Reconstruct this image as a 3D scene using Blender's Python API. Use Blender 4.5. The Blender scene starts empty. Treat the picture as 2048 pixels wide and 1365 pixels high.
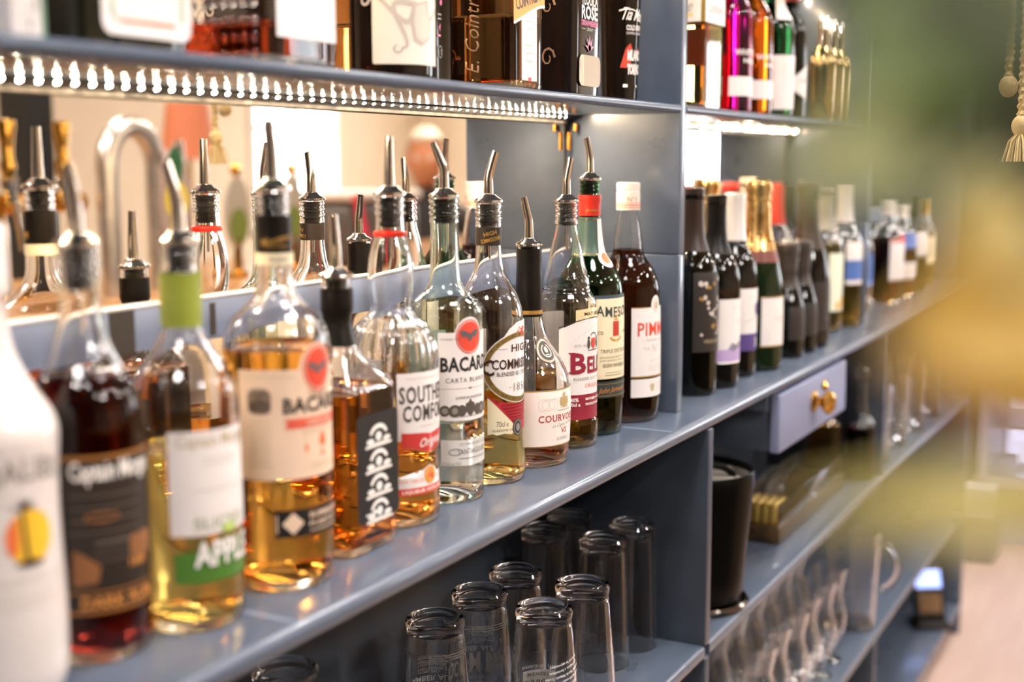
import bpy, bmesh, math, random
from mathutils import Vector, Matrix
random.seed(7)
SC = bpy.context.scene
COL = SC.collection
PI = math.pi
def R(d): return d * PI / 180

# ------------------------------------------------------------------ materials
def lin(h):
    if isinstance(h, str):
        h = h.lstrip('#'); c = [int(h[i:i+2], 16) / 255 for i in (0, 2, 4)]
        return tuple(x / 12.92 if x <= .04045 else ((x + .055) / 1.055) ** 2.4 for x in c)
    return h
MATS = {}
def mat(name, col='#808080', rough=.5, metal=0, trans=0, ior=1.5, emit=0, ecol=None, spec=.5, coat=0, sss=0, alpha=1):
    if name in MATS: return MATS[name]
    m = bpy.data.materials.new(name); m.use_nodes = True
    b = m.node_tree.nodes['Principled BSDF']; I = b.inputs
    I['Base Color'].default_value = (*lin(col), 1); I['Roughness'].default_value = rough
    I['Metallic'].default_value = metal; I['Transmission Weight'].default_value = trans; I['IOR'].default_value = ior
    I['Specular IOR Level'].default_value = spec; I['Coat Weight'].default_value = coat; I['Alpha'].default_value = alpha
    if emit:
        I['Emission Color'].default_value = (*lin(ecol or col), 1); I['Emission Strength'].default_value = emit
    MATS[name] = m; return m
def noisy(name, c1, c2, scale=8, rough=.35, bump=.05, bscale=60, stretch=(1, 1, 1), metal=0, coat=0, spec=.5, rough2=None):
    """procedural two-tone material with a fine bump, in object/generated space"""
    if name in MATS: return MATS[name]
    m = bpy.data.materials.new(name); m.use_nodes = True; nt = m.node_tree; N = nt.nodes; L = nt.links
    b = N['Principled BSDF']; b.inputs['Roughness'].default_value = rough; b.inputs['Metallic'].default_value = metal
    b.inputs['Coat Weight'].default_value = coat; b.inputs['Specular IOR Level'].default_value = spec
    tc = N.new('ShaderNodeTexCoord'); mp = N.new('ShaderNodeMapping'); mp.inputs['Scale'].default_value = stretch
    L.new(tc.outputs['Object'], mp.inputs['Vector'])
    n = N.new('ShaderNodeTexNoise'); n.inputs['Scale'].default_value = scale; n.inputs['Detail'].default_value = 4
    r = N.new('ShaderNodeValToRGB'); r.color_ramp.elements[0].position = .35; r.color_ramp.elements[1].position = .68
    r.color_ramp.elements[0].color = (*lin(c1), 1); r.color_ramp.elements[1].color = (*lin(c2), 1)
    L.new(mp.outputs['Vector'], n.inputs['Vector']); L.new(n.outputs['Fac'], r.inputs['Fac']); L.new(r.outputs['Color'], b.inputs['Base Color'])
    if rough2 is not None:
        mr = N.new('ShaderNodeMapRange'); mr.inputs['To Min'].default_value = rough; mr.inputs['To Max'].default_value = rough2
        L.new(n.outputs['Fac'], mr.inputs['Value']); L.new(mr.outputs['Result'], b.inputs['Roughness'])
    if bump:
        n2 = N.new('ShaderNodeTexNoise'); n2.inputs['Scale'].default_value = bscale; L.new(mp.outputs['Vector'], n2.inputs['Vector'])
        bp = N.new('ShaderNodeBump'); bp.inputs['Strength'].default_value = bump; bp.inputs['Distance'].default_value = .002
        L.new(n2.outputs['Fac'], bp.inputs['Height']); L.new(bp.outputs['Normal'], b.inputs['Normal'])
    MATS[name] = m; return m

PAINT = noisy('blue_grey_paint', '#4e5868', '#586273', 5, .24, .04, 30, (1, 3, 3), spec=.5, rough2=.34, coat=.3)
PAINT_SHADE = noisy('dark_carcass_paint', '#353d48', '#3e4652', 5, .3, .04, 30, (1, 3, 3), spec=.45, rough2=.4, coat=.15)  # same blue-grey paint, with the lower compartments' shade put into the colour
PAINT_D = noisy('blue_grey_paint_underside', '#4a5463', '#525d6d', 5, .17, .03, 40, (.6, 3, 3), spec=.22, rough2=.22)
PAINT_L = noisy('pale_blue_rail_paint', '#8b98b6', '#94a1be', 6, .4, .05, 50)
GLASS = mat('clear_glass', (1, 1, 1), 0, 0, 1, 1.48)
GLASS_G = mat('green_glass', '#2f7a45', 0, 0, 1, 1.48)
GLASS_DG = mat('dark_green_glass', '#1d2410', 0.02, 0, 1, 1.48)
GLASS_T = mat('aqua_glass', '#eef8f4', 0, 0, 1, 1.46)
BLACKG = mat('black_glass', '#0b0a09', .05, spec=.45)
STEEL = mat('polished_steel', '#d8d2cc', .12, 1)
CHROME = mat('chrome', '#e6e3e0', .06, 1)
GOLD = mat('gold_metal', '#d2a24c', .2, 1)
GOLDF = noisy('gold_foil', '#b98c45', '#e0c088', 60, .24, .5, 120, metal=1)
BRASS = mat('polished_brass', '#c79a4e', .16, 1)
SHK = mat('shaker_gold', '#ab9064', .14, 1)
RUBBER = mat('black_rubber', '#14110f', .45)
BLACK = mat('black_plastic', '#141312', .32)
CAPB = noisy('black_capsule', '#0d0b0a', '#151210', 30, .3, .1, 200, spec=.3)
HEEL = mat('glass_heel', '#f6efe2', .12, 0, 1, 1.45)
WHITE = mat('white_paper', '#e4ddda', .55)
CREAM = mat('cream_paper', '#e2d5b4', .55)
PEACH = mat('peach_paper', '#e6cab0', .55)
INK = mat('black_ink', '#1b1714', .5)
GREY = mat('grey_ink', '#8d8681', .5)
LGREY = mat('pale_grey_ink', '#c4bcb4', .5)
RED = mat('red_ink', '#d2412f', .5)
CRIM = mat('crimson_ink', '#8f1f33', .5)
ORANGE = mat('orange_ink', '#e0713c', .5)
GOLDI = mat('gold_ink', '#b28a48', .4, .4)
TAN = mat('tan_ink', '#b9a988', .5)
WINK = mat('white_ink', '#f2ece6', .5)
GREEN = mat('green_ink', '#4d7a2a', .5)
PURPLE = mat('purple_ink', '#54407f', .5)
LILAC = mat('lilac_ink', '#b79fcb', .5)
BLUEI = mat('blue_ink', '#4c6cae', .5)
PINK = mat('pink_ink', '#e2719c', .5)
def liq(name, col, ior=1.36): return mat(name, col, 0, 0, 1, ior)
AMBER = liq('amber_spirit', '#ffb850'); GOLDEN = liq('golden_spirit', '#fbd878'); DKAMB = liq('dark_amber_spirit', '#d07a28')
ROSEA = liq('rose_amber_spirit', '#f7b48a'); COMF = liq('orange_spirit', '#ffb052'); PALE = liq('pale_gold_spirit', '#fbe090')
DARKR = liq('dark_rum', '#571a16'); PIMM = liq('brown_cup', '#703010'); CLEARL = liq('clear_spirit', '#f3faf6'); REDA = liq('red_amber_spirit', '#d2532a')

# ------------------------------------------------------------------ mesh helpers
def link(o, parent=None):
    COL.objects.link(o)
    if parent: o.parent = parent
    return o
def mesh_obj(name, V, F, m, parent=None, smooth=True, angle=35, loc=None, mats=None, fm=None):
    me = bpy.data.meshes.new(name); me.from_pydata([tuple(v) for v in V], [], F)
    for x in (mats or [m]): me.materials.append(x)
    if fm:
        for p, i in zip(me.polygons, fm): p.material_index = i
    bm = bmesh.new(); bm.from_mesh(me); bmesh.ops.recalc_face_normals(bm, faces=bm.faces); bm.to_mesh(me); bm.free()
    if smooth:
        me.polygons.foreach_set('use_smooth', [True] * len(me.polygons)); me.set_sharp_from_angle(angle=R(angle))
    me.update()
    o = bpy.data.objects.new(name, me)
    if loc: o.location = loc
    return link(o, parent)
def tag(o, label, cat, group=None, kind=None):
    o['label'] = label; o['category'] = cat
    if group: o['group'] = group
    if kind: o['kind'] = kind
    return o
def thing(name, label, cat, loc=(0, 0, 0), rz=0, group=None):
    o = bpy.data.objects.new(name, None); o.empty_display_size = .02; o.location = (loc[0], loc[1], loc[2] + .0004); o.rotation_euler = (0, 0, rz)
    link(o); return tag(o, label, cat, group)
def copy_tree(o, parent=None):
    c = o.copy(); COL.objects.link(c)
    if parent: c.parent = parent
    for ch in list(o.children): copy_tree(ch, c)
    return c
def join(*parts):
    V, F = [], []
    for v, f in parts:
        n = len(V); V += list(v); F += [tuple(i + n for i in q) for q in f]
    return V, F
def box(x0, x1, y0, y1, z0, z1, bev=0, seg=3, edges=None):
    bm = bmesh.new(); bmesh.ops.create_cube(bm, size=1)
    for v in bm.verts:
        v.co = ((x0 + x1) / 2 + v.co.x * (x1 - x0), (y0 + y1) / 2 + v.co.y * (y1 - y0), (z0 + z1) / 2 + v.co.z * (z1 - z0))
    if bev:
        E_ = list(bm.edges)
        if edges == 'front': E_ = [e for e in bm.edges if all(abs(v.co.y - y0) < 1e-6 for v in e.verts) and abs(e.verts[0].co.z - e.verts[1].co.z) < 1e-6]
        if edges == 'vert': E_ = [e for e in bm.edges if abs(e.verts[0].co.z - e.verts[1].co.z) > 1e-6]
        bmesh.ops.bevel(bm, geom=E_, offset=bev, segments=seg, affect='EDGES', profile=.5)
    bm.verts.index_update()
    r = ([v.co.copy() for v in bm.verts], [tuple(v.index for v in f.verts) for f in bm.faces]); bm.free(); return r
def chaikin(P, it=2):
    for _ in range(it):
        Q = [P[0]]
        for a, b in zip(P, P[1:]):
            Q.append(tuple(a[i] * .75 + b[i] * .25 for i in range(len(a)))); Q.append(tuple(a[i] * .25 + b[i] * .75 for i in range(len(a))))
        Q.append(P[-1]); P = Q
    R_ = [P[0]]
    for p in P[1:]:
        if sum((p[i] - R_[-1][i]) ** 2 for i in range(len(p))) > 1e-12: R_.append(p)
    return R_
def sect(p, a):
    """unit cross-section radius at angle a; p = 2 round, larger = squarer"""
    if p <= 2.01: return 1.
    return 1 / (abs(math.cos(a)) ** p + abs(math.sin(a)) ** p) ** (1 / p)
def lathe(P, n=48, sx=1, sy=1, flute=0, fz=None):
    """P: list of (z, r[, p]) from one end to the other; r = 0 closes"""
    V, F, rings = [], [], []
    for q in P:
        z, r = q[0], q[1]; p = q[2] if len(q) > 2 else 2
        if r < 1e-7: rings.append([len(V)]); V.append((0, 0, z)); continue
        k = []
        for i in range(n):
            a = 2 * PI * i / n; s = r * sect(p, a)
            if flute and fz and fz[0] < z < fz[1]: s *= 1 + flute * math.cos(a * 24)
            k.append(len(V)); V.append((s * math.cos(a) * sx, s * math.sin(a) * sy, z))
        rings.append(k)
    for A, B in zip(rings, rings[1:]):
        if len(A) == 1 and len(B) == 1: continue
        for i in range(n):
            j = (i + 1) % n
            if len(A) == 1: F.append((A[0], B[j], B[i]))
            elif len(B) == 1: F.append((A[i], A[j], B[0]))
            else: F.append((A[i], A[j], B[j], B[i]))
    return V, F
def tube(pts, rad, n=14, cap=True):
    pts = [Vector(p) for p in pts]; rad = rad if isinstance(rad, (list, tuple)) else [rad] * len(pts)
    V, F = [], []; up = None
    for i, p in enumerate(pts):
        t = (pts[min(i + 1, len(pts) - 1)] - pts[max(i - 1, 0)]).normalized()
        if up is None: up = t.orthogonal().normalized()
        up = (up - t * up.dot(t)).normalized(); s = t.cross(up)
        for k in range(n):
            a = 2 * PI * k / n; V.append(p + (up * math.cos(a) + s * math.sin(a)) * rad[i])
    for i in range(len(pts) - 1):
        for k in range(n):
            j = (k + 1) % n; F.append((i * n + k, i * n + j, (i + 1) * n + j, (i + 1) * n + k))
    if cap: F += [tuple(range(n))[::-1], tuple((len(pts) - 1) * n + k for k in range(n))]
    return V, F
def ball(c, r, sx=1, sy=1, sz=1, n=16, m=10):
    V, F = lathe([(-math.cos(PI * i / m), math.sin(PI * i / m)) for i in range(m + 1)], n)
    return [(c[0] + v[0] * r * sx, c[1] + v[1] * r * sy, c[2] + v[2] * r * sz) for v in V], F
def move(vf, d): return [tuple(Vector(v) + Vector(d)) for v in vf[0]], vf[1]
def xf(vf, M): return [tuple(M @ Vector(v)) for v in vf[0]], vf[1]

# ------------------------------------------------------------------ flat shapes and lettering -> wrapped decals
TC = {}
def text2d(s, bold=0, spc=1.0):
    k = (s, bold, spc)
    if k in TC: return TC[k]
    cu = bpy.data.curves.new('t', 'FONT'); cu.body = s; cu.size = 1; cu.offset = bold; cu.resolution_u = 2; cu.fill_mode = 'BOTH'; cu.space_character = spc
    o = bpy.data.objects.new('t', cu); COL.objects.link(o)
    dg = bpy.context.evaluated_depsgraph_get(); dg.update()
    me = o.evaluated_get(dg).to_mesh()
    V = [(v.co.x, v.co.y) for v in me.vertices]; F = [tuple(p.vertices) for p in me.polygons]
    o.evaluated_get(dg).to_mesh_clear(); bpy.data.objects.remove(o); bpy.data.curves.remove(cu)
    TC[k] = (V, F); return TC[k]
CAP = .73
def T(s, u, v, h, w=None, bold=0, shear=0, al='C', rot=0, spc=1.0, arc=0):
    """lettering, capital height h, baseline v, width w (or natural)"""
    V, F = text2d(s, bold, spc); 
    if not V: return [], []
    x0 = min(p[0] for p in V); x1 = max(p[0] for p in V); sy = h / CAP; sx = w / (x1 - x0) if w else sy
    W = (x1 - x0) * sx; o = {'C': -W / 2, 'L': 0, 'R': -W}[al]; c, s_ = math.cos(R(rot)), math.sin(R(rot)); out = []
    for x, y in V:
        X = (x - x0) * sx + o; Y = y * sy; X += Y * shear; Y += arc * X * X
        out.append((u + X * c - Y * s_, v + X * s_ + Y * c))
    return out, F
def rc(u0, v0, u1, v1): return [(u0, v0), (u1, v0), (u1, v1), (u0, v1)], [(0, 1, 2, 3)]
def pg(P): return list(P), [tuple(range(len(P)))]
def el(u, v, a, b, n=28, t0=0, t1=360):
    P = [(u + a * math.cos(R(t0 + (t1 - t0) * i / n)), v + b * math.sin(R(t0 + (t1 - t0) * i / n))) for i in range(n + (t1 - t0 < 360))]
    return pg(P)
def ring(u, v, a, b, w, n=36, t0=0, t1=360):
    V, F = [], []
    for i in range(n + 1):
        t = R(t0 + (t1 - t0) * i / n); V += [(u + a * math.cos(t), v + b * math.sin(t)), (u + (a - w) * math.cos(t), v + (b - w) * math.sin(t))]
    for i in range(n): F.append((2 * i, 2 * i + 2, 2 * i + 3, 2 * i + 1))
    return V, F
def rrect(u0, v0, u1, v1, r, n=5):
    P = []
    for cx, cy, a in ((u1 - r, v1 - r, 0), (u0 + r, v1 - r, 90), (u0 + r, v0 + r, 180), (u1 - r, v0 + r, 270)):
        for i in range(n + 1): P.append((cx + r * math.cos(R(a + 90 * i / n)), cy + r * math.sin(R(a + 90 * i / n))))
    return pg(P)
def lines(u, v, w, n, dv, h=.0008, al='C', jit=.15):
    out = []
    for i in range(n):
        k = w * (1 - jit * random.random()); a = u - k / 2 if al == 'C' else u
        out.append(rc(a, v - i * dv, a + k, v - i * dv + h))
    return join2(*out)
def join2(*parts):
    V, F = [], []
    for v, f in parts:
        n = len(V); V += list(v); F += [tuple(i + n for i in q) for q in f]
    return V, F
def decal(name, parent, shapes, W, off, m, du=.003, label=None, thick=0):
    """2-D shapes cut into strips and laid onto the surface W(u, v, off)"""
    V, F = join2(*shapes); bm = bmesh.new()
    vs = [bm.verts.new((p[0], p[1], 0)) for p in V]
    for f in F:
        try: bm.faces.new([vs[i] for i in f])
        except ValueError: pass
    big = [f for f in bm.faces if len(f.verts) > 4]
    bmesh.ops.triangulate(bm, faces=big)
    if du:
        us = [v.co.x for v in bm.verts]
        if us:
            k = math.ceil(min(us) / du)
            while k * du < max(us):
                bmesh.ops.bisect_plane(bm, geom=bm.verts[:] + bm.edges[:] + bm.faces[:], plane_co=(k * du, 0, 0), plane_no=(1, 0, 0)); k += 1
            zs = [v.co.y for v in bm.verts]; dv = du * 3; k = math.ceil(min(zs) / dv)
            while k * dv < max(zs):
                bmesh.ops.bisect_plane(bm, geom=bm.verts[:] + bm.edges[:] + bm.faces[:], plane_co=(0, k * dv, 0), plane_no=(0, 1, 0)); k += 1
    bm.verts.index_update()
    VV = [W(v.co.x, v.co.y, off) for v in bm.verts]; FF = [tuple(v.index for v in f.verts) for f in bm.faces]; bm.free()
    me = bpy.data.meshes.new(name); me.from_pydata([tuple(v) for v in VV], [], FF); me.materials.append(m)
    me.polygons.foreach_set('use_smooth', [True] * len(me.polygons)); me.update()
    o = bpy.data.objects.new(name, me)
    if label: o['label'] = label
    return link(o, parent)

class Rev:
    """surface of a bottle for laying labels on"""
    def __init__(s, prof): s.p = sorted((q[0], q[1]) for q in prof)
    def r(s, z):
        p = s.p
        if z <= p[0][0]: return p[0][1]
        for a, b in zip(p, p[1:]):
            if z <= b[0]: return a[1] + (b[1] - a[1]) * (z - a[0]) / max(b[0] - a[0], 1e-9)
        return p[-1][1]
    def W(s, az, rref):
        def f(u, v, off):
            r = s.r(v) + off; a = R(az) + u / rref; return (r * math.cos(a), r * math.sin(a), v)
        return f
def flat(o, ux, n):
    o, ux, n = Vector(o), Vector(ux), Vector(n)
    return lambda u, v, off: tuple(o + ux * u + Vector((0, 0, v)) + n * off)

# ------------------------------------------------------------------ bottles
def body(root, prof, fill=None, gmat=GLASS, lmat=None, wall=.0022, n=48, it=2, sx=1, sy=1, flute=0, fz=None, solid=False, base=.004):
    """glass shell above the liquid, solid liquid body below"""
    P = chaikin(prof, it); zmax = P[-1][0]; p_at = lambda q: (q[2] if len(q) > 2 else 2)
    if solid:
        mesh_obj('glass_body', *lathe([(P[0][0], 0)] + P + [(zmax, 0)], n, sx, sy, flute, fz), gmat, root); return P
    up = [q for q in P if q[0] >= fill]; lo = [q for q in P if q[0] < fill]
    a, b = lo[-1], up[0]; t = (fill - a[0]) / max(b[0] - a[0], 1e-9)
    mid = (fill, a[1] + (b[1] - a[1]) * t, p_at(a) + (p_at(b) - p_at(a)) * t)
    outer = [mid] + up; inner = [(q[0], max(q[1] - wall, .003), p_at(q)) for q in outer][::-1]
    ringP = outer + inner + [outer[0]]
    mesh_obj('glass_body', *lathe(ringP, n, sx, sy, flute, fz), gmat, root)
    heel = .0075; rr_ = [q for q in P if q[0] < heel]; pa = p_at(P[0])
    rh = next(q[1] for q in P if q[0] >= heel * .8)
    hp = [(.0045, 0), (.0035, P[0][1] * .5, pa), (.0012, P[0][1] * .78, pa)] + [q for q in rr_] + [(heel, rh * .999, pa), (heel + .0004, rh * .93, pa), (heel + .003, rh * .6, pa), (heel + .0055, rh * .3, pa), (heel + .006, 0)]
    mesh_obj('glass_base', *lathe(hp, n, sx, sy), gmat if gmat is not GLASS else HEEL, root)
    lo = [q for q in lo if q[0] > heel + .0003]
    lo = [(heel + .0062, rh * .3, pa), (heel + .0037, rh * .6, pa), (heel + .0009, rh * .95, pa), (heel + .0003, rh * .999, pa)] + lo
    liqP = [(heel + .0066, 0)] + lo + [(fill - .0004, mid[1] - .00005, mid[2])] + [(fill - .0004, mid[1] * .96, mid[2]), (fill - .0014, mid[1] * .9, mid[2]), (fill - .0014, 0)]
    mesh_obj('liquid', *lathe(liqP, n, sx, sy, flute, fz), lmat, root)
    return P
def pourer(root, z, rn, bend=(0, 0), h=.042, collar=.0147, plug=.03):
    c = mesh_obj('pourer', *lathe([(z - .002, 0), (z - .002, collar * .93), (z - .001, collar), (z + .0008, collar), (z + .0018, collar * .93), (z + .004, collar * .62), (z + .0065, collar * .5), (z + .007, collar * .42), (z + .008, 0)], 32), STEEL, root)
    c['label'] = 'polished steel pourer'
    k = h * .5; b = Vector((bend[0], bend[1], 0)); pts = []; rad = []
    for i in range(9):
        t = i / 8; zz = z + .006 + h * t; d = b * max(0, t - .42) * h * 1.0
        pts.append((d.x, d.y, zz)); rad.append(.0052 - .0016 * t)
    pts2 = [(p[0], p[1], p[2] - .002) for p in pts[::-1]]
    mesh_obj('spout', *tube(pts + pts2, rad + [r * .75 for r in rad[::-1]], 16, False), STEEL, c)
    r0 = min(rn - .0028, .0105); P = [(z - plug, 0), (z - plug, r0 * .72)]
    for i in range(4):
        zz = z - plug + plug * (i + .5) / 4.6; P += [(zz - .002, r0 * .82), (zz, r0), (zz + .002, r0 * .82)]
    P += [(z - .003, r0), (z - .003, 0)]
    mesh_obj('stopper', *lathe(P, 24), RUBBER, c)
    mesh_obj('air_tube', *tube([(.002, 0, z - plug - .028), (.002, 0, z - plug + .002)], .0013, 8), STEEL, c)
def band(root, name, prof_r, z0, z1, m, off=.0004, lip=0, label=None, n=40):
    """sleeve around a neck following radius function prof_r"""
    k = 8; P = []
    for i in range(k + 1):
        z = z0 + (z1 - z0) * i / k; P.append((z, prof_r(z) + off))
    Q = [(z, r - .0003) for z, r in P[::-1]]
    o = mesh_obj(name, *lathe(P + Q + [P[0]], n), m, root)
    if label: o['label'] = label
    return o
def thread(zt, r, n=3, dz=.0055, a=.0011):
    """finish of a bottle mouth with moulded rings, from z low to high"""
    P = []
    z = zt - n * dz
    for i in range(n): P += [(z, r), (z + dz * .25, r), (z + dz * .35, r + a), (z + dz * .7, r + a), (z + dz * .8, r)]; z += dz
    return P + [(zt, r), (zt, r)]
BR = (.472, -.881)   # a direction along the bar, used to turn the spouts
def bend(k, extra=0): return (BR[0] * k, BR[1] * k + extra)

# --- white coconut rum -------------------------------------------------
def lab(root, rev, az, rref): return rev.W(az, rref)
WHITEB = mat('white_glazed_glass', '#ddd4cf', .12, coat=.4)
t = thing('liquor_bottle', 'opaque white bottle with a sunset and palm emblem, cut off by the left edge', 'bottle', (-1.0266, .0459, 0), 0, 'spirit bottles on the main shelf')
P = [(0, .033), (.002, .0345), (.012, .038), (.025, .0387), (.05, .039), (.084, .0377), (.117, .037), (.142, .0376), (.159, .039), (.166, .0384), (.174, .0355), (.188, .026), (.206, .0165), (.227, .0125), (.25, .0125), (.262, .0125)]
PP = body(t, P, gmat=WHITEB, solid=True); rv = Rev(PP); W = rv.W(260, .038)
mesh_obj('cap', *lathe([(.245, .0145), (.245, .0152), (.285, .0152), (.287, .014), (.287, 0)], 36), WHITEB, t)
decal('lettering', t, [T('MALIBU', 0, .138, .014, .058, .012, arc=-6)], W, .0003, GREY)
sun = [el(0, .104, .0155, .0165)]
decal('sun_emblem', t, sun, W, .0003, mat('sun_yellow', '#eebb2e', .5))
decal('sun_glow', t, [pg([(-.0155, .106), (-.013, .113), (-.008, .118), (-.0075, .104), (-.009, .093), (-.0145, .096)])], W, .0005, mat('sun_red', '#e2703c', .5))
fr = []
for a in (-20, 15, 50, 95, 130, 165, 200): fr.append(pg([(-.005 + .001 * math.cos(R(a + 90)), .124 + .001 * math.sin(R(a + 90))), (-.005 + .011 * math.cos(R(a)), .124 + .008 * math.sin(R(a)) - .002), (-.005 - .001 * math.cos(R(a + 90)), .122)]))
fr.append(pg([(-.006, .123), (-.004, .123), (-.001, .09), (-.004, .088)])); fr.append(el(-.001, .0885, .009, .0022))
decal('palm_emblem', t, fr, W, .0007, mat('palm_brown', '#3b2a20', .6))
decal('small_print', t, [T('CARIBBEAN RUM', 0, .0765, .0032, .05), lines(0, .07, .046, 3, .004)], W, .0003, LGREY)

# --- dark spiced rum ---------------------------------------------------
def spirit(label, x, y): return thing('liquor_bottle', label, 'bottle', (x, y, 0), 0, 'spirit bottles on the main shelf')
t = spirit('dark rum bottle with a black and bronze label, right beside the white one', -.947, .0515)
P = [(0, .033), (0, .0345), (.004, .0366), (.012, .0372), (.05, .0376), (.137, .0373), (.155, .037), (.168, .0355), (.177, .0324), (.188, .0259), (.1956, .0215), (.208, .0166), (.221, .0135), (.232, .0128), (.2345, .0128)] + thread(.2685, .0128, 4)
PP = body(t, P, .187, GLASS, DARKR); rv = Rev(PP); W = rv.W(250, .0374)
pourer(t, .2705, .0128, bend(-.15), .045)
lb = decal('label', t, [rc(-.0318, .0345, .038, .1365)], W, .0003, mat('rum_label', '#2b221c', .45))
decal('label_print', lb, [pg([(-.0318, .1355)] + [(-.0318 + .0698 * i / 10, .1382 - .00000 * i) for i in range(11)] + [(.038, .1355)]), rc(-.0318, .0345, .038, .0368), rc(-.0318, .0483, .038, .0496)], W, .0005, mat('bronze_ink', '#a8713a', .4, .3))
decal('lettering', lb, [T('Captain Morgan', 0.003, .1225, .0125, .060, .022)], W, .0006, WINK)
decal('rum_lettering', lb, [T('DARK RUM', .003, .0385, .008, .052, .02), T('1680', .017, .062, .006, None, .02)], W, .0006, mat('amber_ink', '#d98f45', .5))
decal('scroll', lb, [rrect(.010, .068, .03, .083, .003), pg([(-.028, .053), (-.012, .055), (-.010, .066), (-.02, .074), (-.027, .077)]), ring(-.008, .098, .011, .0035, .0016)], W, .0005, mat('scroll_brown', '#8a5a34', .5))
decal('map_lines', lb, [lines(-.004, .1115, .05, 4, .008, .0012), lines(.0, .081, .03, 3, .006, .001)], W, .0005, mat('map_grey', '#5a5148', .5))

# --- apple rum ---------------------------------------------------------
t = spirit('clear rum bottle with a lime-green neck sleeve and green apple label', -.8727, .0337)
P = [(0, .033), (0, .0345), (.004, .0364), (.0125, .037), (.05, .0374), (.104, .0374), (.14, .0367), (.158, .0366), (.168, .0356), (.1755, .0327), (.186, .0258), (.1966, .0187), (.2037, .0148), (.209, .0137), (.2472, .0137), (.2475, .0118)] + thread(.2672, .0116, 2)
PP = body(t, P, .1255, GLASS, GOLDEN); rv = Rev(PP); W = rv.W(258, .0372)
pourer(t, .2689, .0118, bend(-.25), .047)
band(t, 'neck_sleeve', lambda z: .0139 + .0004 * (z > .243) - .0003 * (z < .215), .2095, .2472, mat('lime_sleeve', '#8f9a3c', .35), .0004, label='lime green neck sleeve')
lb = decal('label', t, [rc(-.0357, .069, .04, .1414)], W, .0003, WHITE)
decal('green_label', t, [pg([(-.034, .0355), (.036, .0355), (.036, .0615), (.004, .0615), (-.016, .058), (-.034, .0573)])], W, .0003, GREEN)
decal('lettering', lb, [T('Captain Morgan', 0, .1305, .0095, .060, .006)], W, .0006, TAN)
decal('sliced_lettering', lb, [T('SLICED', .001, .0735, .0078, .042, .01)], W, .0006, mat('sage_ink', '#8d9a76', .5))
decal('apple_outline', t, [T('APPLE', .003, .0465, .0185, .050, .05)], W, .0008, mat('apple_dark', '#3c6a2c', .5))
decal('apple_lettering', t, [T('APPLE', .003, .0475, .0175, .047, .03)], W, .0011, WINK)
decal('apple_slices', lb, [el(.006, .072, .007, .0035)], W, .0008, mat('apple_slice', '#a8bf62', .5))
decal('ornament', lb, [lines(.002, .122, .03, 2, .004), rc(-.02, .1, .02, .1008)], W, .0006, LGREY)

# --- gold rum, large ---------------------------------------------------
def bat(u, v, s):
    L = [(0, .10), (.08, .22), (.13, .1), (.25, .25), (.55, .42), (.95, .38), (.82, .1), (.72, -.2), (.55, .0), (.42, -.28), (.3, -.05), (.15, -.38), (0, -.5)]
    return pg([(u + a * s, v + b * s) for a, b in L] + [(u - a * s, v + b * s) for a, b in L[::-1][1:-1]])
t = spirit('amber rum bottle with a peach label, tallest and broadest on the shelf', -.7712, .0321)
P = [(0, .035), (0, .0368), (.004, .039), (.012, .0398), (.06, .0402), (.14, .0401), (.18, .0408), (.188, .0402), (.1956, .0386), (.2035, .035), (.211, .0265), (.2186, .0178), (.228, .0143), (.236, .0135), (.2465, .0135), (.2825, .0128)] + thread(.3005, .0118, 3)
PP = body(t, P, .184, GLASS, AMBER); rv = Rev(PP); W = rv.W(265, .0402)
pourer(t, .3026, .0122, bend(-.08), .044)
band(t, 'capsule', lambda z: .0134, .2548, .2825, CAPB, label='black neck capsule')
nb = band(t, 'neck_band', lambda z: .0138, .2455, .2545, CREAM, label='cream paper neck band')
wn = lambda u, v, off: (.0139 * math.cos(R(225) + u / .0139) * (1 + off / .0139), .0139 * math.sin(R(225) + u / .0139) * (1 + off / .0139), v)
decal('neck_lettering', t, [T('Maestro', 0, .262, .006, .024, .01, .3, rot=12), lines(0, .259, .02, 1, .003)], wn, .0004, GOLDI, .002)
decal('band_lettering', nb, [T('BACARDI', 0.002, .2487, .003, .014, .02)], lambda u, v, o: wn(u, v, o + .0004), .0004, GREY, .002)
lb = decal('label', t, [join2(rc(-.064, .087, .05, .170), el(0, .1675, .0172, .0215))], W, .0003, PEACH)
decal('logo_ring', lb, [ring(0, .170, .0138, .0178, .0013)], W, .0006, RED)
decal('logo_disc', lb, [el(0, .170, .0115, .0152)], W, .0006, mat('logo_red', '#dc4a33', .5))
decal('bat_emblem', lb, [bat(0, .170, .0105)], W, .0009, mat('bat_grey', '#6d6465', .4))
decal('lettering', lb, [T('BACARDI', .001, .1375, .0115, .061, .03, spc=1.05)], W, .0006, INK)
decal('ribbon', lb, [pg([(-.029, .1255), (.032, .1255), (.032, .133), (-.029, .133), (-.0265, .1293)])], W, .0006, mat('ribbon_red', '#e1604a', .5))
decal('ribbon_lettering', lb, [T('CARTA ORO', .002, .1272, .0042, .028, .02)], W, .0009, PEACH)
pc = decal('harbour_picture', lb, [rrect(-.056, .137, -.038, .1565, .006)], W, .0006, mat('picture_brown', '#7f6d5b', .6))
decal('picture_lines', pc, [pg([(-.055, .145), (-.047, .149), (-.039, .146), (-.039, .139), (-.055, .139)]), rc(-.052, .151, -.042, .1525)], W, .0008, mat('picture_dark', '#5d4c3f', .6))
decal('small_lettering', lb, [lines(-.047, .131, .018, 9, .0042), rc(-.062, .165, -.02, .1654), lines(.003, .1215, .04, 1, .004), lines(.006, .0965, .03, 2, .003)], W, .0006, TAN)
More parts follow.
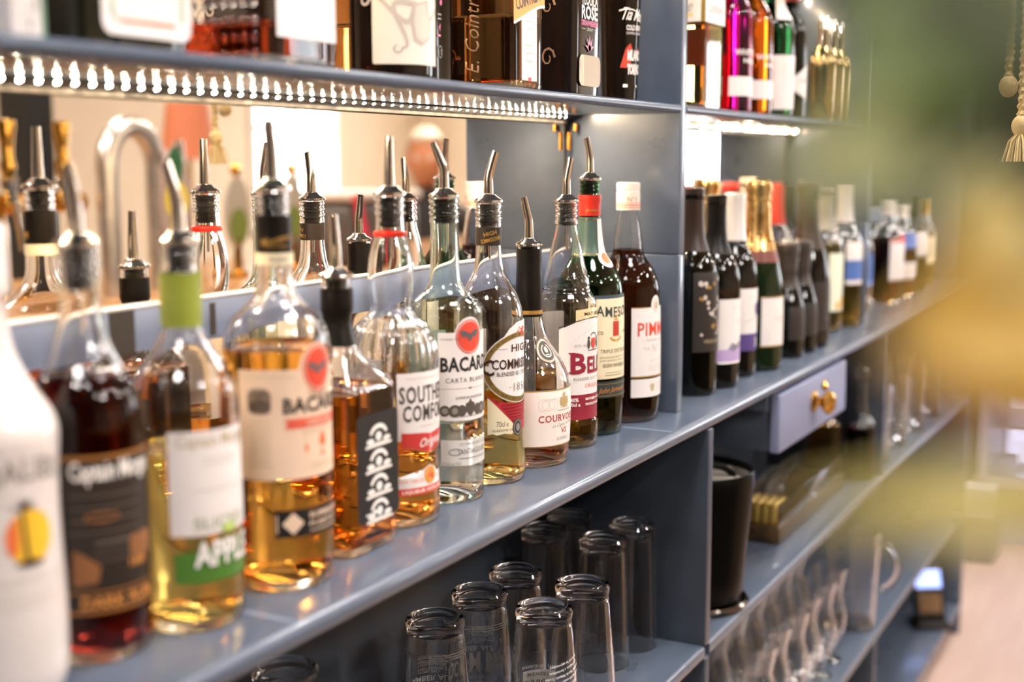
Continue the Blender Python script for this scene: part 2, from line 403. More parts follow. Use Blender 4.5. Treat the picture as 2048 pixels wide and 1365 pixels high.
decal('seal_emblem', lb, [el(.004, .1135, .0036, .0042), el(.004, .1175, .0025, .0025), pg([(.001, .1025), (.004, .1075), (.007, .1025)]), el(-.012, .11, .0015, .003)], W, .0006, ORANGE)
l2 = decal('strip_label', t, [rc(-.0375, .0425, .05, .0635)], W, .0003, INK)
decal('diamond', l2, [pg([(-.024, .0445), (-.0155, .053), (-.024, .0615), (-.0325, .053)])], W, .0006, PEACH)
decal('strip_lettering', l2, [T('SUPERIOR RUM', .014, .056, .0042, .05, .03), T('PUERTO RICO', .014, .0495, .0035, .05, .02), lines(.014, .0455, .05, 1, .002), rc(-.0365, .046, -.0355, .06)], W, .0006, PEACH)

# --- square Tennessee whiskey ------------------------------------------
t = spirit('square whiskey bottle with a black label and black neck sleeve', -.677, .0435)
P = [(0, .031, 9), (0, .0335, 9), (.003, .0352, 9), (.01, .0358, 9), (.05, .036, 9), (.134, .036, 9), (.1395, .0352, 8), (.147, .0305, 5), (.156, .0235, 3), (.163, .0185, 2.2), (.169, .016, 2), (.172, .0155, 2), (.187, .0128, 2), (.192, .0108, 2), (.206, .0125, 2), (.212, .0128, 2), (.2268, .0120, 2)]
PP = body(t, P, .136, GLASS, DKAMB, n=64); pourer(t, .2289, .0125, bend(-.05), .044)
band(t, 'neck_sleeve', lambda z: max(.0112, .0155 - (z - .172) * .22) if z < .192 else (.0114 if z < .2 else .0131), .1712, .2185, CAPB, .0006, label='black neck sleeve')
W = flat((0, -.0361, 0), (1, 0, 0), (0, -1, 0))
lb = decal('label', t, [rrect(-.0265, .0265, .0335, .1165, .004)], W, .0004, mat('whiskey_label', '#17191a', .4), .006)
orn = []
for i in range(4):
    c = .0975 - i * .0212; u = .004
    orn += [ring(u, c - .001, .0135, .0105, .0036, 14, 15, 165), rc(u - .019, c - .0095, u + .019, c - .0072), el(u, c - .001, .0042, .0038), el(u - .012, c - .0042, .0052, .0024), el(u + .012, c - .0042, .0052, .0024), rc(u - .014, c - .0068, u + .014, c - .0058)]
decal('label_ornaments', lb, orn + [rc(-.016, .0315, -.004, .0331), el(-.003, .0331, .003, .002)], W, .0008, WINK, .006)
W2 = flat((-.0361, 0, 0), (0, -1, 0), (-1, 0, 0))
decal('side_label', t, [rrect(-.03, .03, .0, .112, .003)], W2, .0004, mat('whiskey_label', '#17191a'), .006)

# --- orange liqueur whiskey -------------------------------------------
t = spirit('fluted clear bottle with a red ring and white label lettered over orange liqueur', -.5856, .05)
P = [(0, .036), (0, .038), (.004, .0412), (.012, .042), (.022, .0415), (.04, .0405), (.054, .0398), (.0632, .0404), (.0817, .0415), (.11, .0418), (.146, .0413), (.158, .040), (.1642, .0383), (.1755, .0335), (.1823, .0269), (.187, .0208), (.1925, .0184), (.1958, .0182), (.2048, .0196), (.2183, .0206), (.2295, .0203), (.2406, .0187), (.2495, .0162), (.2575, .0137), (.265, .0131), (.2715, .0128)] + thread(.2925, .0125, 3, .006)
PP = body(t, P, .0805, GLASS, COMF, n=144, flute=.022, fz=(.142, .184)); rv = Rev(PP); W = rv.W(266, .0415)
pourer(t, .2946, .0128, bend(.02), .044)
mesh_obj('neck_ring', *lathe([(.2565, .0138), (.257, .0148), (.259, .0153), (.2612, .0148), (.2618, .0138), (.2565, .0138)], 40), mat('red_ring', '#c2271c', .3), t)['label'] = 'red ring round the neck'
lb = decal('label', t, [pg([(-.0345, .079), (.04, .079), (.04, .139), (-.0345, .139)])], W, .0003, WHITE)
decal('lettering', lb, [T('SOUTHERN', .0012, .1125, .0152, .068, .022, spc=1.12), T('COMFORT', .0005, .0962, .0146, .060, .022, spc=1.12)], W, .0006, INK)
decal('lettering_core', lb, [T('SOUTHERN', .0012, .1125, .0152, .068, -.012, spc=1.12), T('COMFORT', .0005, .0962, .0146, .060, -.012, spc=1.12)], W, .0008, mat('core_grey', '#5a5451', .5))
rb = decal('ribbon', t, [pg([(-.031, .0725), (-.02, .0712), (-.008, .0672), (0, .066), (.008, .0672), (.02, .0712), (.031, .0725), (.031, .0862), (.01, .0848), (0, .0835), (-.01, .0848), (-.031, .0862)])], W, .0006, mat('ribbon_crimson', '#c63a35', .5))
decal('ribbon_edge', rb, [pg([(-.031, .0718), (-.02, .0705), (-.008, .0664), (0, .0652), (.008, .0664), (.02, .0705), (.031, .0718), (.031, .0727), (.02, .0714), (.008, .0674), (0, .0662), (-.008, .0674), (-.02, .0714), (-.031, .0727)])], W, .0007, GOLDI)
decal('ribbon_lettering', rb, [T('Original', .001, .0728, .0082, .031, .012, .35, rot=4)], W, .0009, WINK)
decal('small_lettering', lb, [lines(0, .1335, .055, 1, .003), lines(0, .0905, .03, 1, .003)], W, .0006, LGREY)
l2 = decal('lower_label', t, [pg([(-.035, .0296), (.04, .0296), (.04, .046), (.014, .046), (.008, .0515), (0, .0545), (-.008, .0515), (-.014, .046), (-.035, .046)])], W, .0003, WHITE)
decal('red_strip', l2, [rc(-.035, .0296, .04, .0358)], W, .0006, RED)
decal('strip_lettering', l2, [T('LIQUEUR WITH WHISKEY', .002, .0312, .003, .066, .02)], W, .0009, WINK)
decal('seal', l2, [el(0, .0455, .0078, .0078)], W, .0008, mat('seal_orange', '#e0973a', .4))
decal('seal_rays', l2, [pg([(.006 * math.cos(R(a)) * k, .0455 + .006 * math.sin(R(a)) * k) for a, k in [(j * 30, 1 if j % 2 == 0 else .45) for j in range(12)]])], W, .001, mat('seal_red', '#c8602e', .5))
decal('lower_lettering', l2, [T('M.W. HERON', -.021, .0405, .0032, .024), T('M.W. HERON', .021, .0405, .0032, .024)], W, .0006, ORANGE)
decal('back_label', t, [rc(-.03, .08, .03, .14)], rv.W(86, .0415), .0003, WHITE)

# --- white rum ----------------------------------------------------------
t = spirit('clear white rum bottle with a red bat disc on its white label', -.4944, .0489)
P = [(0, .032), (0, .034), (.003, .0358), (.008, .0363), (.045, .0364), (.095, .0362), (.143, .036), (.177, .0361), (.183, .0357), (.188, .034), (.1918, .0305), (.1966, .0239), (.2014, .0187), (.211, .0149), (.23, .0137), (.2643, .013), (.2655, .0142), (.2672, .0142)] + thread(.2885, .0134, 3, .006)
PP = body(t, P, gmat=GLASS_T, lmat=CLEARL, fill=.0785); rv = Rev(PP); W = rv.W(250, .0363)
pourer(t, .2907, .0135, bend(-.38), .044, plug=.026)
lb = decal('label', t, [join2(pg([(-.032, .0812), (-.016, .0800), (0, .0796), (.016, .0800), (.038, .0812), (.038, .164), (-.032, .164)]), el(0, .159, .0165, .0192))], W, .0003, WHITE)
decal('logo_ring', lb, [ring(0, .1595, .0150, .0162, .0010)], W, .0006, RED)
decal('logo_disc', lb, [el(0, .1595, .0133, .0143)], W, .0006, mat('logo_red2', '#dd4a35', .5))
decal('bat_emblem', lb, [bat(0, .161, .0118)], W, .0009, mat('bat_grey2', '#77747a', .35, .5))
decal('lettering', lb, [T('BACARDI', .001, .1275, .0135, .0615, .032, spc=1.05)], W, .0006, INK)
decal('sub_lettering', lb, [T('CARTA BLANCA', 0, .1165, .0046, .050, .004, spc=1.2), T('SUPERIOR WHITE RUM', .001, .1005, .0028, .033, .006), T('FOUNDED 1862', -.02, .157, .0018, .018)], W, .0006, mat('dark_grey_ink', '#5f5853', .5))
decal('rules', lb, [rc(-.03, .1105, -.003, .1109), rc(.003, .1105, .03, .1109), pg([(-.003, .1107), (0, .1119), (.003, .1107), (0, .1095)]), lines(0, .0836, .03, 1, .003, .0006)], W, .0006, GREY)
md = [el(-.026, .09, .005, .0052), el(-.0165, .0895, .0062, .006), el(-.0095, .0895, .005, .0056), el(.0095, .0895, .005, .0056), el(.0165, .0895, .0062, .006), el(.026, .09, .005, .0052),
      pg([(-.0055, .096), (-.002, .0975), (0, .101), (.002, .0975), (.0055, .096), (.0055, .089), (0, .083), (-.0055, .089)])]
decal('medals', lb, md, W, .0006, mat('medal_grey', '#5a534c', .45, .2))
decal('medal_centres', lb, [el(x, .0897, .0028, .0032) for x in (-.026, -.0165, .0165, .026)], W, .0009, mat('medal_light', '#8d857c', .45))
l2 = decal('lower_label', t, [pg([(-.03, .0375), (0, .0358), (.038, .0375), (.038, .0622), (0, .0605), (-.03, .0622)])], W, .0003, mat('silver_label', '#cfcdc8', .45))
decal('lower_lettering', l2, [T('SANTIAGO DE CUBA', .012, .0475, .0055, .052, .012), T('ESTABLISHED IN 1862', .008, .0562, .0024, .04), lines(.01, .043, .05, 1, .002), ring(-.016, .05, .007, .0035, .0009), T('37.5% vol 70cl', -.02, .0375, .003, .018)], W, .0006, mat('lower_ink', '#84807b', .5))
decal('embossing', t, [T('1862', .006, .0185, .0075, .024, .01)], W, .0003, GLASS_T)
decal('back_label', t, [rc(-.03, .105, .03, .158)], rv.W(78, .0363), .0003, mat('back_paper', '#dfe4dc', .6))

# --- blended scotch, oval label -----------------------------------------
t = spirit('clear scotch bottle with an oval cream and red label, black neck band', -.4126, .0464)
P = [(0, .031), (0, .033), (.003, .0352), (.0107, .0368), (.0212, .0372), (.0344, .0353), (.055, .0347), (.107, .0348), (.1536, .0354), (.1638, .0352), (.172, .0344), (.1791, .0329), (.1893, .0294), (.1994, .0233), (.2096, .0166), (.2247, .0138), (.2373, .0128), (.2574, .0126), (.258, .0134), (.2605, .0134)] + thread(.2812, .0127, 3, .006)
PP = body(t, P, .097, GLASS, PALE); rv = Rev(PP); W = rv.W(270, .0352)
pourer(t, .2834, .0128, bend(.3), .043)
nb = band(t, 'neck_band', lambda z: .0131, .2392, .2572, mat('dark_neck_band', '#241d18', .4), label='black paper neck band')
wn = lambda u, v, off: ((.0135 + off) * math.cos(R(222) + u / .0135), (.0135 + off) * math.sin(R(222) + u / .0135), v)
decal('neck_lettering', nb, [T('HIGH', -.001, .2495, .0042, None, .02, rot=13), T('COMMISSIONER', 0, .2435, .0042, .022, .02, rot=13), T('HIGH', .036, .2495, .0042, None, .02, rot=13), T('COMMISSIONER', .037, .2435, .0042, .022, .02, rot=13)], wn, .0003, GOLDI, .002)
lb = decal('label', t, [join2(el(0, .1185, .0445, .0365, 40), pg([(-.024, .148), (.024, .148), (.022, .160), (.013, .1655), (-.006, .1635), (-.016, .158)]))], W, .0003, WHITE)
decal('oval_band', lb, [ring(0, .1185, .0435, .0355, .0052, 40, 0, 175), ring(0, .1185, .0435, .0355, .0052, 40, 185, 360)], W, .0005, mat('antique_gold', '#94793f', .4, .3))
bt = []
for txt, a0, a1, top in (('A HISTORY OF DISTINCTION', 168, 92, 1), ('OVER 160 YEARS OF EXPERIENCE', 196, 300, 0)):
    for i, ch in enumerate(txt):
        a = a0 + (a1 - a0) * i / (len(txt) - 1); r = R(a)
        if ch != ' ': bt.append(T(ch, .041 * math.cos(r), .1185 + .033 * math.sin(r) - .0011, .0024, None, .01, rot=a - 90 if top else a + 90))
decal('band_lettering', lb, bt, W, .0008, mat('band_ink', '#4a3a1e', .5))
decal('lettering', lb, [T('HIGH', .001, .1345, .0078, .030, .014), T('COMMISSIONER', .003, .1175, .0102, .076, .018), T('C', -.0385, .1115, .0165, .012, .018), T('BLENDED SCOTCH WHISKY', 0, .1105, .0042, .060, .008)], W, .0008, mat('brown_ink', '#3a2218', .5))
decal('year_lettering', lb, [T('·1856·', 0, .0945, .0088, .032, -.005), rc(-.03, .1375, -.019, .1379)], W, .0008, GREY)
decal('red_panel', t, [pg([(-.0395, .0905), (-.030, .0862), (-.018, .0828), (-.006, .0815), (.01, .0815), (.024, .085), (.04, .0925), (.04, .054), (-.004, .054)])], W, .0003, mat('scotch_red', '#b32430', .5))
decal('cream_panel', t, [pg([(-.0395, .0895), (-.0395, .0515), (-.0345, .0525), (-.03, .0508), (-.022, .0522), (-.014, .0508), (-.004, .054)])], W, .00035, CREAM)
decal('panel_lettering', t, [T('70cl e', -.024, .0595, .0056, .013, -.005), T('GLASGOW G41', -.023, .0545, .0024, .024)], W, .0007, mat('brown_ink', '#3a2218'))
decal('panel_print', t, [lines(-.006 + i * .001, .0802 - i * .0032, .044 - i * .004, 1, .003, .0012) for i in range(6)], W, .0007, mat('dark_red_ink', '#7a1620', .5))
decal('seal', t, [el(-.005, .057, .0072, .009)], W, .0008, mat('seal_black', '#3b3734', .4))
decal('seal_ring', t, [ring(-.005, .057, .0062, .0078, .001), el(-.005, .057, .003, .004)], W, .0011, GREY)
lion = [el(.003, .1545, .0022, .003), el(.0045, .1578, .0016, .0016), pg([(.001, .1565), (-.003, .1592), (-.0028, .158), (.001, .155)]), pg([(.004, .156), (.008, .1585), (.008, .1572), (.0045, .1545)]), pg([(.002, .152), (-.002, .1485), (0, .148), (.004, .152)]), pg([(.004, .152), (.007, .149), (.0085, .1495), (.0052, .153)]), pg([(.001, .153), (-.004, .154), (-.0035, .1565), (-.005, .1555), (-.0052, .153)])]
decal('lion_emblem', lb, lion, W, .0008, RED)
decal('lion_ring', lb, [ring(.002, .1535, .0078, .0088, .0004)], W, .0006, LGREY)
decal('back_label', t, [rc(-.028, .07, .028, .15)], rv.W(80, .0352), .0003, WHITE)

# --- cognac --------------------------------------------------------------
t = spirit('squat cognac bottle with a tall black capsule and round shoulder seal', -.3246, .0464)
P = [(0, .036), (0, .0385), (.004, .0418), (.0116, .0430), (.0394, .0443), (.067, .0452), (.0835, .0442), (.092, .0428), (.0999, .0403), (.1108, .0355), (.1217, .0279), (.1326, .0202), (.1489, .0155), (.1587, .0141), (.1867, .0139), (.2178, .0128), (.2215, .0133), (.2328, .012)]
PP = body(t, P, .0275, GLASS, ROSEA); rv = Rev(PP); W = rv.W(263, .0445)
pourer(t, .2349, .0125, bend(-.22), .044, .0145)
band(t, 'capsule', lambda z: .0139 if z < .19 else (.0139 - (z - .19) * .035 if z < .217 else .0133), .1652, .2305, CAPB, .0004, label='black neck capsule')
band(t, 'gold_band', lambda z: .0140, .1610, .1652, mat('gold_band', '#c59a55', .3, .6), .0004)
band(t, 'dark_band', lambda z: .0140, .1582, .1610, CAPB, .0004)
lb = decal('label', t, [rc(-.049, .0228, .046, .0838)], W, .0003, mat('cognac_paper', '#efe4da', .55))
decal('label_print', lb, [rc(-.049, .0826, .046, .0838), rc(-.049, .0228, .046, .0238)], W, .0005, GOLDI)
cr = [el(0, .0702, .0045, .0052), el(-.005, .0705, .0024, .005), el(.005, .0705, .0024, .005), el(0, .0772, .0028, .0022), rc(-.006, .0638, .006, .0652), pg([(-.001, .079), (.001, .079), (0, .0815)])]
decal('crest', lb, cr, W, .0006, mat('crest_gold', '#b59a6a', .5))
decal('watermark', lb, [ring(-.022, .0685, .008, .0065, .0006), ring(-.028, .0685, .006, .0065, .0006), ring(-.016, .0685, .006, .0065, .0006)], W, .0005, mat('faint_pink', '#e2d2ca', .6))
decal('lettering', lb, [T('COURVOISIER', 0, .0495, .0078, .067, .012, spc=1.1), T('VS', 0, .0362, .0062, .0095, .01)], W, .0006, mat('cognac_red', '#b23a38', .5))
decal('script_lettering', lb, [T('Le Cognac de Napoleon', .004, .0445, .0038, .042, -.004, .5, rot=4), T('COGNAC', 0, .0288, .0036, .022, .004, spc=1.3), T('MAISON FONDEE', 0, .0603, .0017, .022)], W, .0006, GREY)
ws = rv.W(248, .0268)
sl = decal('shoulder_seal', t, [el(0, .1235, .0108, .0118)], ws, .0008, mat('seal_pewter', '#a79c8d', .35, .5), .002)
decal('seal_disc', sl, [el(0, .1235, .0088, .0096)], ws, .0011, mat('seal_dark', '#3f3933', .45), .002)
decal('wreath', sl, [ring(0, .1235, .006, .0066, .0012, 24, 110, 430), el(0, .1245, .0022, .003), rc(-.002, .1192, .002, .1202)], ws, .0014, mat('seal_light', '#cfc3b0', .4), .002)

# --- scotch with arched label --------------------------------------------
t = spirit('scotch bottle with ringed bell-shaped neck and white label over a crimson band', -.2286, .0485)
P = [(0, .029), (0, .0312), (.003, .0345), (.01, .0371), (.0247, .0376), (.0315, .0362), (.0345, .0347), (.051, .0351), (.144, .0351), (.158, .0354), (.1645, .0353), (.1697, .0338), (.1735, .0305), (.1765, .0283), (.1795, .0281), (.1811, .0272), (.1868, .0269), (.191, .0262), (.1953, .0246), (.2067, .0212), (.2181, .0194), (.2294, .0171), (.2407, .0137), (.25, .0122), (.2525, .0122), (.253, .0136), (.2555, .0136)] + thread(.2768, .0121, 3, .006)
PP = body(t, P, .084, GLASS, mat('whisky_gold', '#f7c868', 0, 0, 1, 1.36)); rv = Rev(PP); W = rv.W(265, .0352)
pourer(t, .279, .0122, bend(.2), .042, .0142, plug=.028)
up = decal('upper_label', t, [pg([(-.0255, .1445), (-.012, .1482), (0, .1495), (.012, .1482), (.04, .1445), (.04, .1565), (0, .1602), (-.0255, .158)])], W, .0003, mat('banner_cream', '#e2d0a0', .5))
decal('upper_lettering', up, [T('MATURED', 0, .1515, .004, .03, .01)], W, .0006, mat('brown_ink', '#3a2218'))
lb = decal('label', t, [pg([(-.0445, .0335), (.04, .0335), (.04, .142), (.025, .1455), (.012, .1478), (0, .1485), (-.012, .1478), (-.025, .1445), (-.0445, .1365)])], W, .00035, WHITE)
decal('label_edge', lb, [ring(0, .08, .085, .0690, .0009, 30, 60, 122)], W, .0006, mat('edge_black', '#3a3026', .5))
decal('crimson_band', lb, [rc(-.0445, .0335, .04, .0621)], W, .0006, CRIM)
decal('lettering', lb, [T('B', -.0315, .0868, .0236, .019, .03, al='L'), T('ELL’S', -.0105, .0868, .0186, .043, .03, al='L'), rc(-.0335, .0868, -.026, .0884), rc(-.0335, .1088, -.026, .1104)], W, .0009, CRIM)
decal('sub_lettering', lb, [T('BLENDED SCOTCH WHISKY', .002, .0785, .0034, .060, .004, spc=1.15), T('ESTD 1825', -.0185, .1165, .0028, .016)], W, .0009, GREY)
decal('origin_lettering', lb, [T('ORIGINAL', 0, .0698, .005, .028, .004, spc=1.2)], W, .0009, mat('coral_ink', '#d2705a', .5))
decal('band_lettering', lb, [T('MATURED IN OAK CASKS', .008, .0555, .0028, .042, .03), T('PRODUCT OF SCOTLAND', .008, .0495, .0028, .042, .03), T('40%', -.027, .0545, .0042, None, .03), T('70cl e', -.0265, .0490, .004, None, .03)], W, .0010, WINK)
decal('crest_shield', lb, [pg([(-.0042, .1255), (.0042, .1255), (.0042, .1175), (0, .1125), (-.0042, .1175)])], W, .0009, mat('crest_red', '#c4442f', .5))
decal('crest_supporters', lb, [el(-.0085, .119, .0022, .0055), el(.0085, .119, .0022, .0055), el(-.0088, .126, .0017, .0018), el(.0088, .126, .0017, .0018), ring(0, .128, .006, .004, .0012, 16, 0, 180), rc(-.0095, .1115, .0095, .1125)], W, .0009, mat('crest_black', '#4a403c', .5))
decal('dots', lb, [el(-.026 + i * .004, .1245 + .0032 * i - .00016 * i * i, .0004, .0005, 8) for i in range(9)], W, .0009, GREY)
decal('back_label', t, [rc(-.028, .06, .028, .15)], rv.W(76, .0352), .0003, WHITE)

# --- Irish whiskey ---------------------------------------------------------
t = spirit('green whiskey bottle with a red neck capsule and cream label', -.1496, .056)
P = [(0, .034), (0, .037), (.0067, .0402), (.02, .0415), (.0375, .0418), (.159, .0413), (.171, .0406), (.183, .0387), (.195, .0321), (.2069, .0228), (.2158, .0174), (.2307, .0146), (.2567, .0123), (.259, .0123), (.2827, .0123)] + thread(.3005, .0112, 3, .005)
PP = body(t, P, .163, GLASS_G, liq('dark_whiskey', '#5a4a14')); rv = Rev(PP); W = rv.W(254, .0415)
pourer(t, .3026, .0116, bend(-.18), .042, .0138)
band(t, 'capsule', lambda z: .0126 + .0006 * (z > .277), .2592, .2835, mat('red_capsule', '#c02a20', .35), .0004, label='red neck capsule')
fs = band(t, 'neck_foil', lambda z: rv.r(z), .2125, .2575, mat('teal_foil', '#3d5550', .4), .0005, label='grey-green neck sleeve')
band(fs, 'gold_line', lambda z: rv.r(z), .2550, .2556, GOLD, .0009); band(fs, 'gold_line', lambda z: rv.r(z), .2142, .2148, GOLD, .0009)
wn = rv.W(222, .0128)
decal('capsule_lettering', t, [T('Jameson', 0, .2645, .0036, .017, .02, .3)], wn, .0012, GOLDI, .002)
wt = rv.W(262, .0135)
tg = decal('neck_tag', t, [join2(pg([(-.0042, .2555), (.0042, .2555), (.0052, .213), (-.0052, .213)]), el(0, .2095, .0068, .0105))], wt, .0012, WHITE, .002, label='white paper neck tag')
decal('tag_seal', tg, [el(0, .2095, .0042, .0064)], wt, .0015, ORANGE, .002)
lb = decal('label', t, [rc(-.0345, .0687, .036, .1635)], W, .0003, CREAM)
decal('label_top', lb, [rc(-.0345, .1635, .036, .1675)], W, .0003, mat('slate_blue', '#3d4a58', .5))
decal('lettering', lb, [T('JAMESON', 0, .1415, .0125, .065, .012, spc=1.08, arc=4)], W, .0006, mat('slate_ink', '#37403f', .5))
decal('crest', lb, [pg([(-.0052, .1365), (.0052, .1365), (.0052, .119), (-.0052, .119)])], W, .0006, mat('crest_red2', '#b8392a', .5))
decal('crest_gold', lb, [pg([(-.004, .139), (0, .137), (.004, .139), (.0015, .1402), (0, .1448), (-.0015, .1402)]), ring(0, .119, .0105, .0065, .0026, 20, 190, 350)], W, .0006, mat('gold_ochre', '#b98d3e', .45))
decal('sub_lettering', lb, [T('TRIPLE DISTILLED', 0, .0995, .0046, .045, .01), T('ESTD', -.0235, .1215, .004, .01, .006), T('1780', .0205, .1215, .004, .01, .006), T('IRISH WHISKEY', 0, .0822, .0048, .038, .012), T('SMOOTH RICH IRISH WHISKEY', 0, .0932, .0022, .046), T('JOHN JAMESON & SON LIMITED', 0, .0892, .0022, .046), lines(0, .0755, .035, 2, .003, .0006)], W, .0006, mat('olive_grey', '#7c7460', .5))
l2 = decal('lower_label', t, [rc(-.0345, .0462, .036, .0655)], W, .0003, mat('dark_teal', '#2c3a38', .5))
decal('label_print', l2, [rc(-.0345, .0622, .036, .0628), rc(-.0345, .0482, .036, .0488)], W, .0006, GOLDI)
decal('signature', l2, [T('John Jameson', -.004, .0525, .0068, .042, -.004, .45, rot=3)], W, .0006, mat('signature_gold', '#d0843a', .45))

# --- fruit cup -----------------------------------------------------------
t = spirit('dark brown liqueur bottle with a white screw cap, beside the upright', -.0551, .0469)
P = [(0, .034), (0, .0362), (.0034, .039), (.012, .0415), (.0228, .0423), (.1189, .0418), (.1569, .0406), (.1695, .0399), (.1821, .036), (.1946, .0296), (.203, .0225), (.2072, .0203), (.2134, .0189), (.2259, .0181), (.2446, .0154), (.262, .0123), (.2632, .0121), (.28, .0121)]
PP = body(t, P, .2145, GLASS, PIMM); rv = Rev(PP); W = rv.W(262, .042)
cp = mesh_obj('cap', *lathe([(.263, .013), (.263, .0148), (.2855, .0148), (.286, .0143), (.288, .0143), (.2885, .0148), (.2955, .0148), (.2968, .0138), (.2968, 0)], 40), mat('white_cap', '#ece3da', .35), t); cp['label'] = 'white screw cap'
wc = lambda u, v, off: ((.0149 + off) * math.cos(R(222) + u / .0149), (.0149 + off) * math.sin(R(222) + u / .0149), v)
decal('cap_lettering', cp, [T('Nº1', 0, .2735, .0062, .012, -.004)], wc, .0002, GOLDI, .002)
decal('cap_stripes', cp, [rc(-.045, .2712, .045, .2719), rc(-.045, .2682, .045, .2695), rc(-.045, .2655, .045, .2665)], wc, .0002, ORANGE, .002)
lb = decal('label', t, [join2(rc(-.038, .0572, .036, .1445), el(0, .146, .0098, .0125))], W, .0003, WHITE)
decal('label_print', lb, [rc(-.038, .0572, .036, .0590), rc(-.038, .1438, -.01, .1448)], W, .0006, GOLDI)
decal('lettering', lb, [T('PIMM’S', .0005, .1092, .0172, .061, .012, spc=1.06)], W, .0006, mat('cup_red', '#d8452f', .5))
decal('medallion', lb, [ring(0, .146, .006, .0085, .0008), el(0, .146, .003, .005)], W, .0006, TAN)
decal('sub_lettering', lb, [T('THE', -.0175, .0905, .005, .011, -.004), T('Nº1', 0, .0875, .0118, .016, -.006), T('CUP', .0175, .0905, .005, .011, -.004), T('BORN IN LONDON', 0, .1022, .003, .034), T('James Pimm', 0, .0765, .005, .026, -.01, .4, rot=4), lines(0, .071, .032, 3, .003, .0006)], W, .0006, LGREY)
l2 = decal('lower_label', t, [rc(-.038, .0324, .036, .0552)], W, .0003, WHITE)
decal('crest', l2, [el(-.0075, .0455, .0045, .0036), pg([(-.011, .0425), (-.004, .0425), (-.0055, .0395), (-.0095, .0395)])], W, .0006, TAN)
decal('lower_print', l2, [lines(.012, .049, .026, 4, .003, .0007)], W, .0006, LGREY)

# ------------------------------------------------------------------ bottles beyond the upright
def wine(label, x, y, H, r, gm, cap, capc, sh=.62, neck=.0145, group='bottles standing beyond the upright', capz=.70, lbl=None, az=262, name='wine_bottle', z0=0, cat='bottle', champagne=False, fillm=None):
    t = thing(name, label, cat, (x, y, z0), 0, group)
    s = H * sh
    P = [(0, r * .86), (0, r * .93), (.004, r * .99), (.012, r), (s * .55, r), (s * .9, r), (s, r * .93), (s + H * .06, r * .74), (s + H * .1, r * .52), (s + H * .15, neck * 1.12), (s + H * .2, neck), (H - .016, neck * .92), (H - .014, neck * 1.02), (H - .002, neck * 1.0)]
    if champagne: P = [(0, r * .86), (0, r * .93), (.004, r * .99), (.012, r), (s * .4, r), (s * .7, r * .99), (s * .85, r * .92), (s, r * .76), (s + H * .08, r * .58), (s + H * .16, r * .45), (s + H * .25, neck * 1.1), (H - .03, neck), (H - .002, neck)]
    PP = body(t, P, gmat=gm, fill=(s * .98 if fillm else None), lmat=fillm, solid=not fillm, n=40); rv = Rev(PP)
    if capc:
        z0_ = H * capz
        if champagne:
            Q = [(z0_, rv.r(z0_) + .0006)] + [(z0_ + (H - .028 - z0_) * i / 6, rv.r(z0_ + (H - .028 - z0_) * i / 6) + .0007) for i in range(1, 7)] + [(H - .026, neck * 1.22), (H - .018, neck * 1.14), (H - .008, neck * 1.3), (H + .002, neck * 1.15), (H + .005, neck * .7), (H + .006, 0)]
        else:
            Q = [(z0_, rv.r(z0_) + .0004)] + [(z0_ + (H - z0_) * i / 5, rv.r(z0_ + (H - z0_) * i / 5) + .0005) for i in range(1, 6)] + [(H - .008, neck * 1.06), (H + .0005, neck * 1.05), (H + .001, neck * .95), (H + .001, 0)]
        o = mesh_obj('foil' if champagne else 'cap', *lathe(Q, 36), capc, t); o['label'] = cap
    W = rv.W(az, r)
    if lbl: lbl(t, W, r)
    return t, rv, W
def lab_simple(v0, v1, m, extra=None, hw=1.05):
    def f(t, W, r):
        lb = decal('label', t, [rc(-r * hw, v0, r * hw, v1)], W, .0003, m, .004)
        if extra: extra(lb, W, r)
    return f
def ex_flower(lb, W, r):
    random.seed(3); g, w = [], []
    for i in range(40):
        u = random.uniform(-.8, .8) * r; v = random.uniform(.085, .168)
        (g if random.random() < .3 else w).append(el(u, v, random.uniform(.0015, .0042), random.uniform(.0015, .0042), 10))
    decal('flower_print', lb, w, W, .0006, mat('flower_white', '#cfc4ba', .5), .004); decal('gold_print', lb, g, W, .0007, GOLDI, .004)
    decal('lettering', lb, [T('VINO ROSSO', 0, .074, .0055, r * 1.2)], W, .0006, TAN, .004)
wine('wine bottle with a black label of white and gold blossoms, tight against the upright', .1512, .0368, .2854, .0355, GLASS_DG, 'dark brown screw cap', mat('brown_cap', '#2c1d16', .35), lbl=lab_simple(.062, .172, mat('blossom_label', '#2a2420', .5), ex_flower))
def ex_a(lb, W, r):
    decal('field_picture', lb, [rc(-r * 1.05, .0385, r * 1.05, .056)], W, .0005, LILAC, .004)
    decal('hill_picture', lb, [pg([(-.02, .056), (-.012, .066), (-.004, .062), (.006, .068), (.014, .06), (.02, .056)]), rc(-.014, .054, -.004, .061)], W, .0006, mat('hill_grey', '#8b849a', .5), .004)
    decal('lettering', lb, [T('Estate', .01, .093, .006, .02, -.004, .3), lines(.0, .116, .03, 1, .003)], W, .0006, LGREY, .004)
wine('black wine bottle with white label fading to a lilac field', .2275, .0301, .2742, .0362, BLACKG, 'black screw cap', CAPB, lbl=lab_simple(.036, .128, WHITE, ex_a, .95))
def ex_b(lb, W, r):
    decal('purple_panel', lb, [rc(-r * 1.0, .0405, r * 1.0, .066)], W, .0005, PURPLE, .004)
    decal('lettering', lb, [T('3', .004, .047, .012, None, .02)], W, .0008, WINK, .004)
    decal('purple_medallion', lb, [el(.006, .103, .0062, .0105)], W, .0006, PURPLE, .004)
    decal('line_print', lb, [lines(-.008, .12, .022, 2, .012, .0008), pg([(-.02, .084), (0, .092), (.02, .088), (.02, .0868), (0, .0905), (-.02, .0826)])], W, .0006, LGREY, .004)
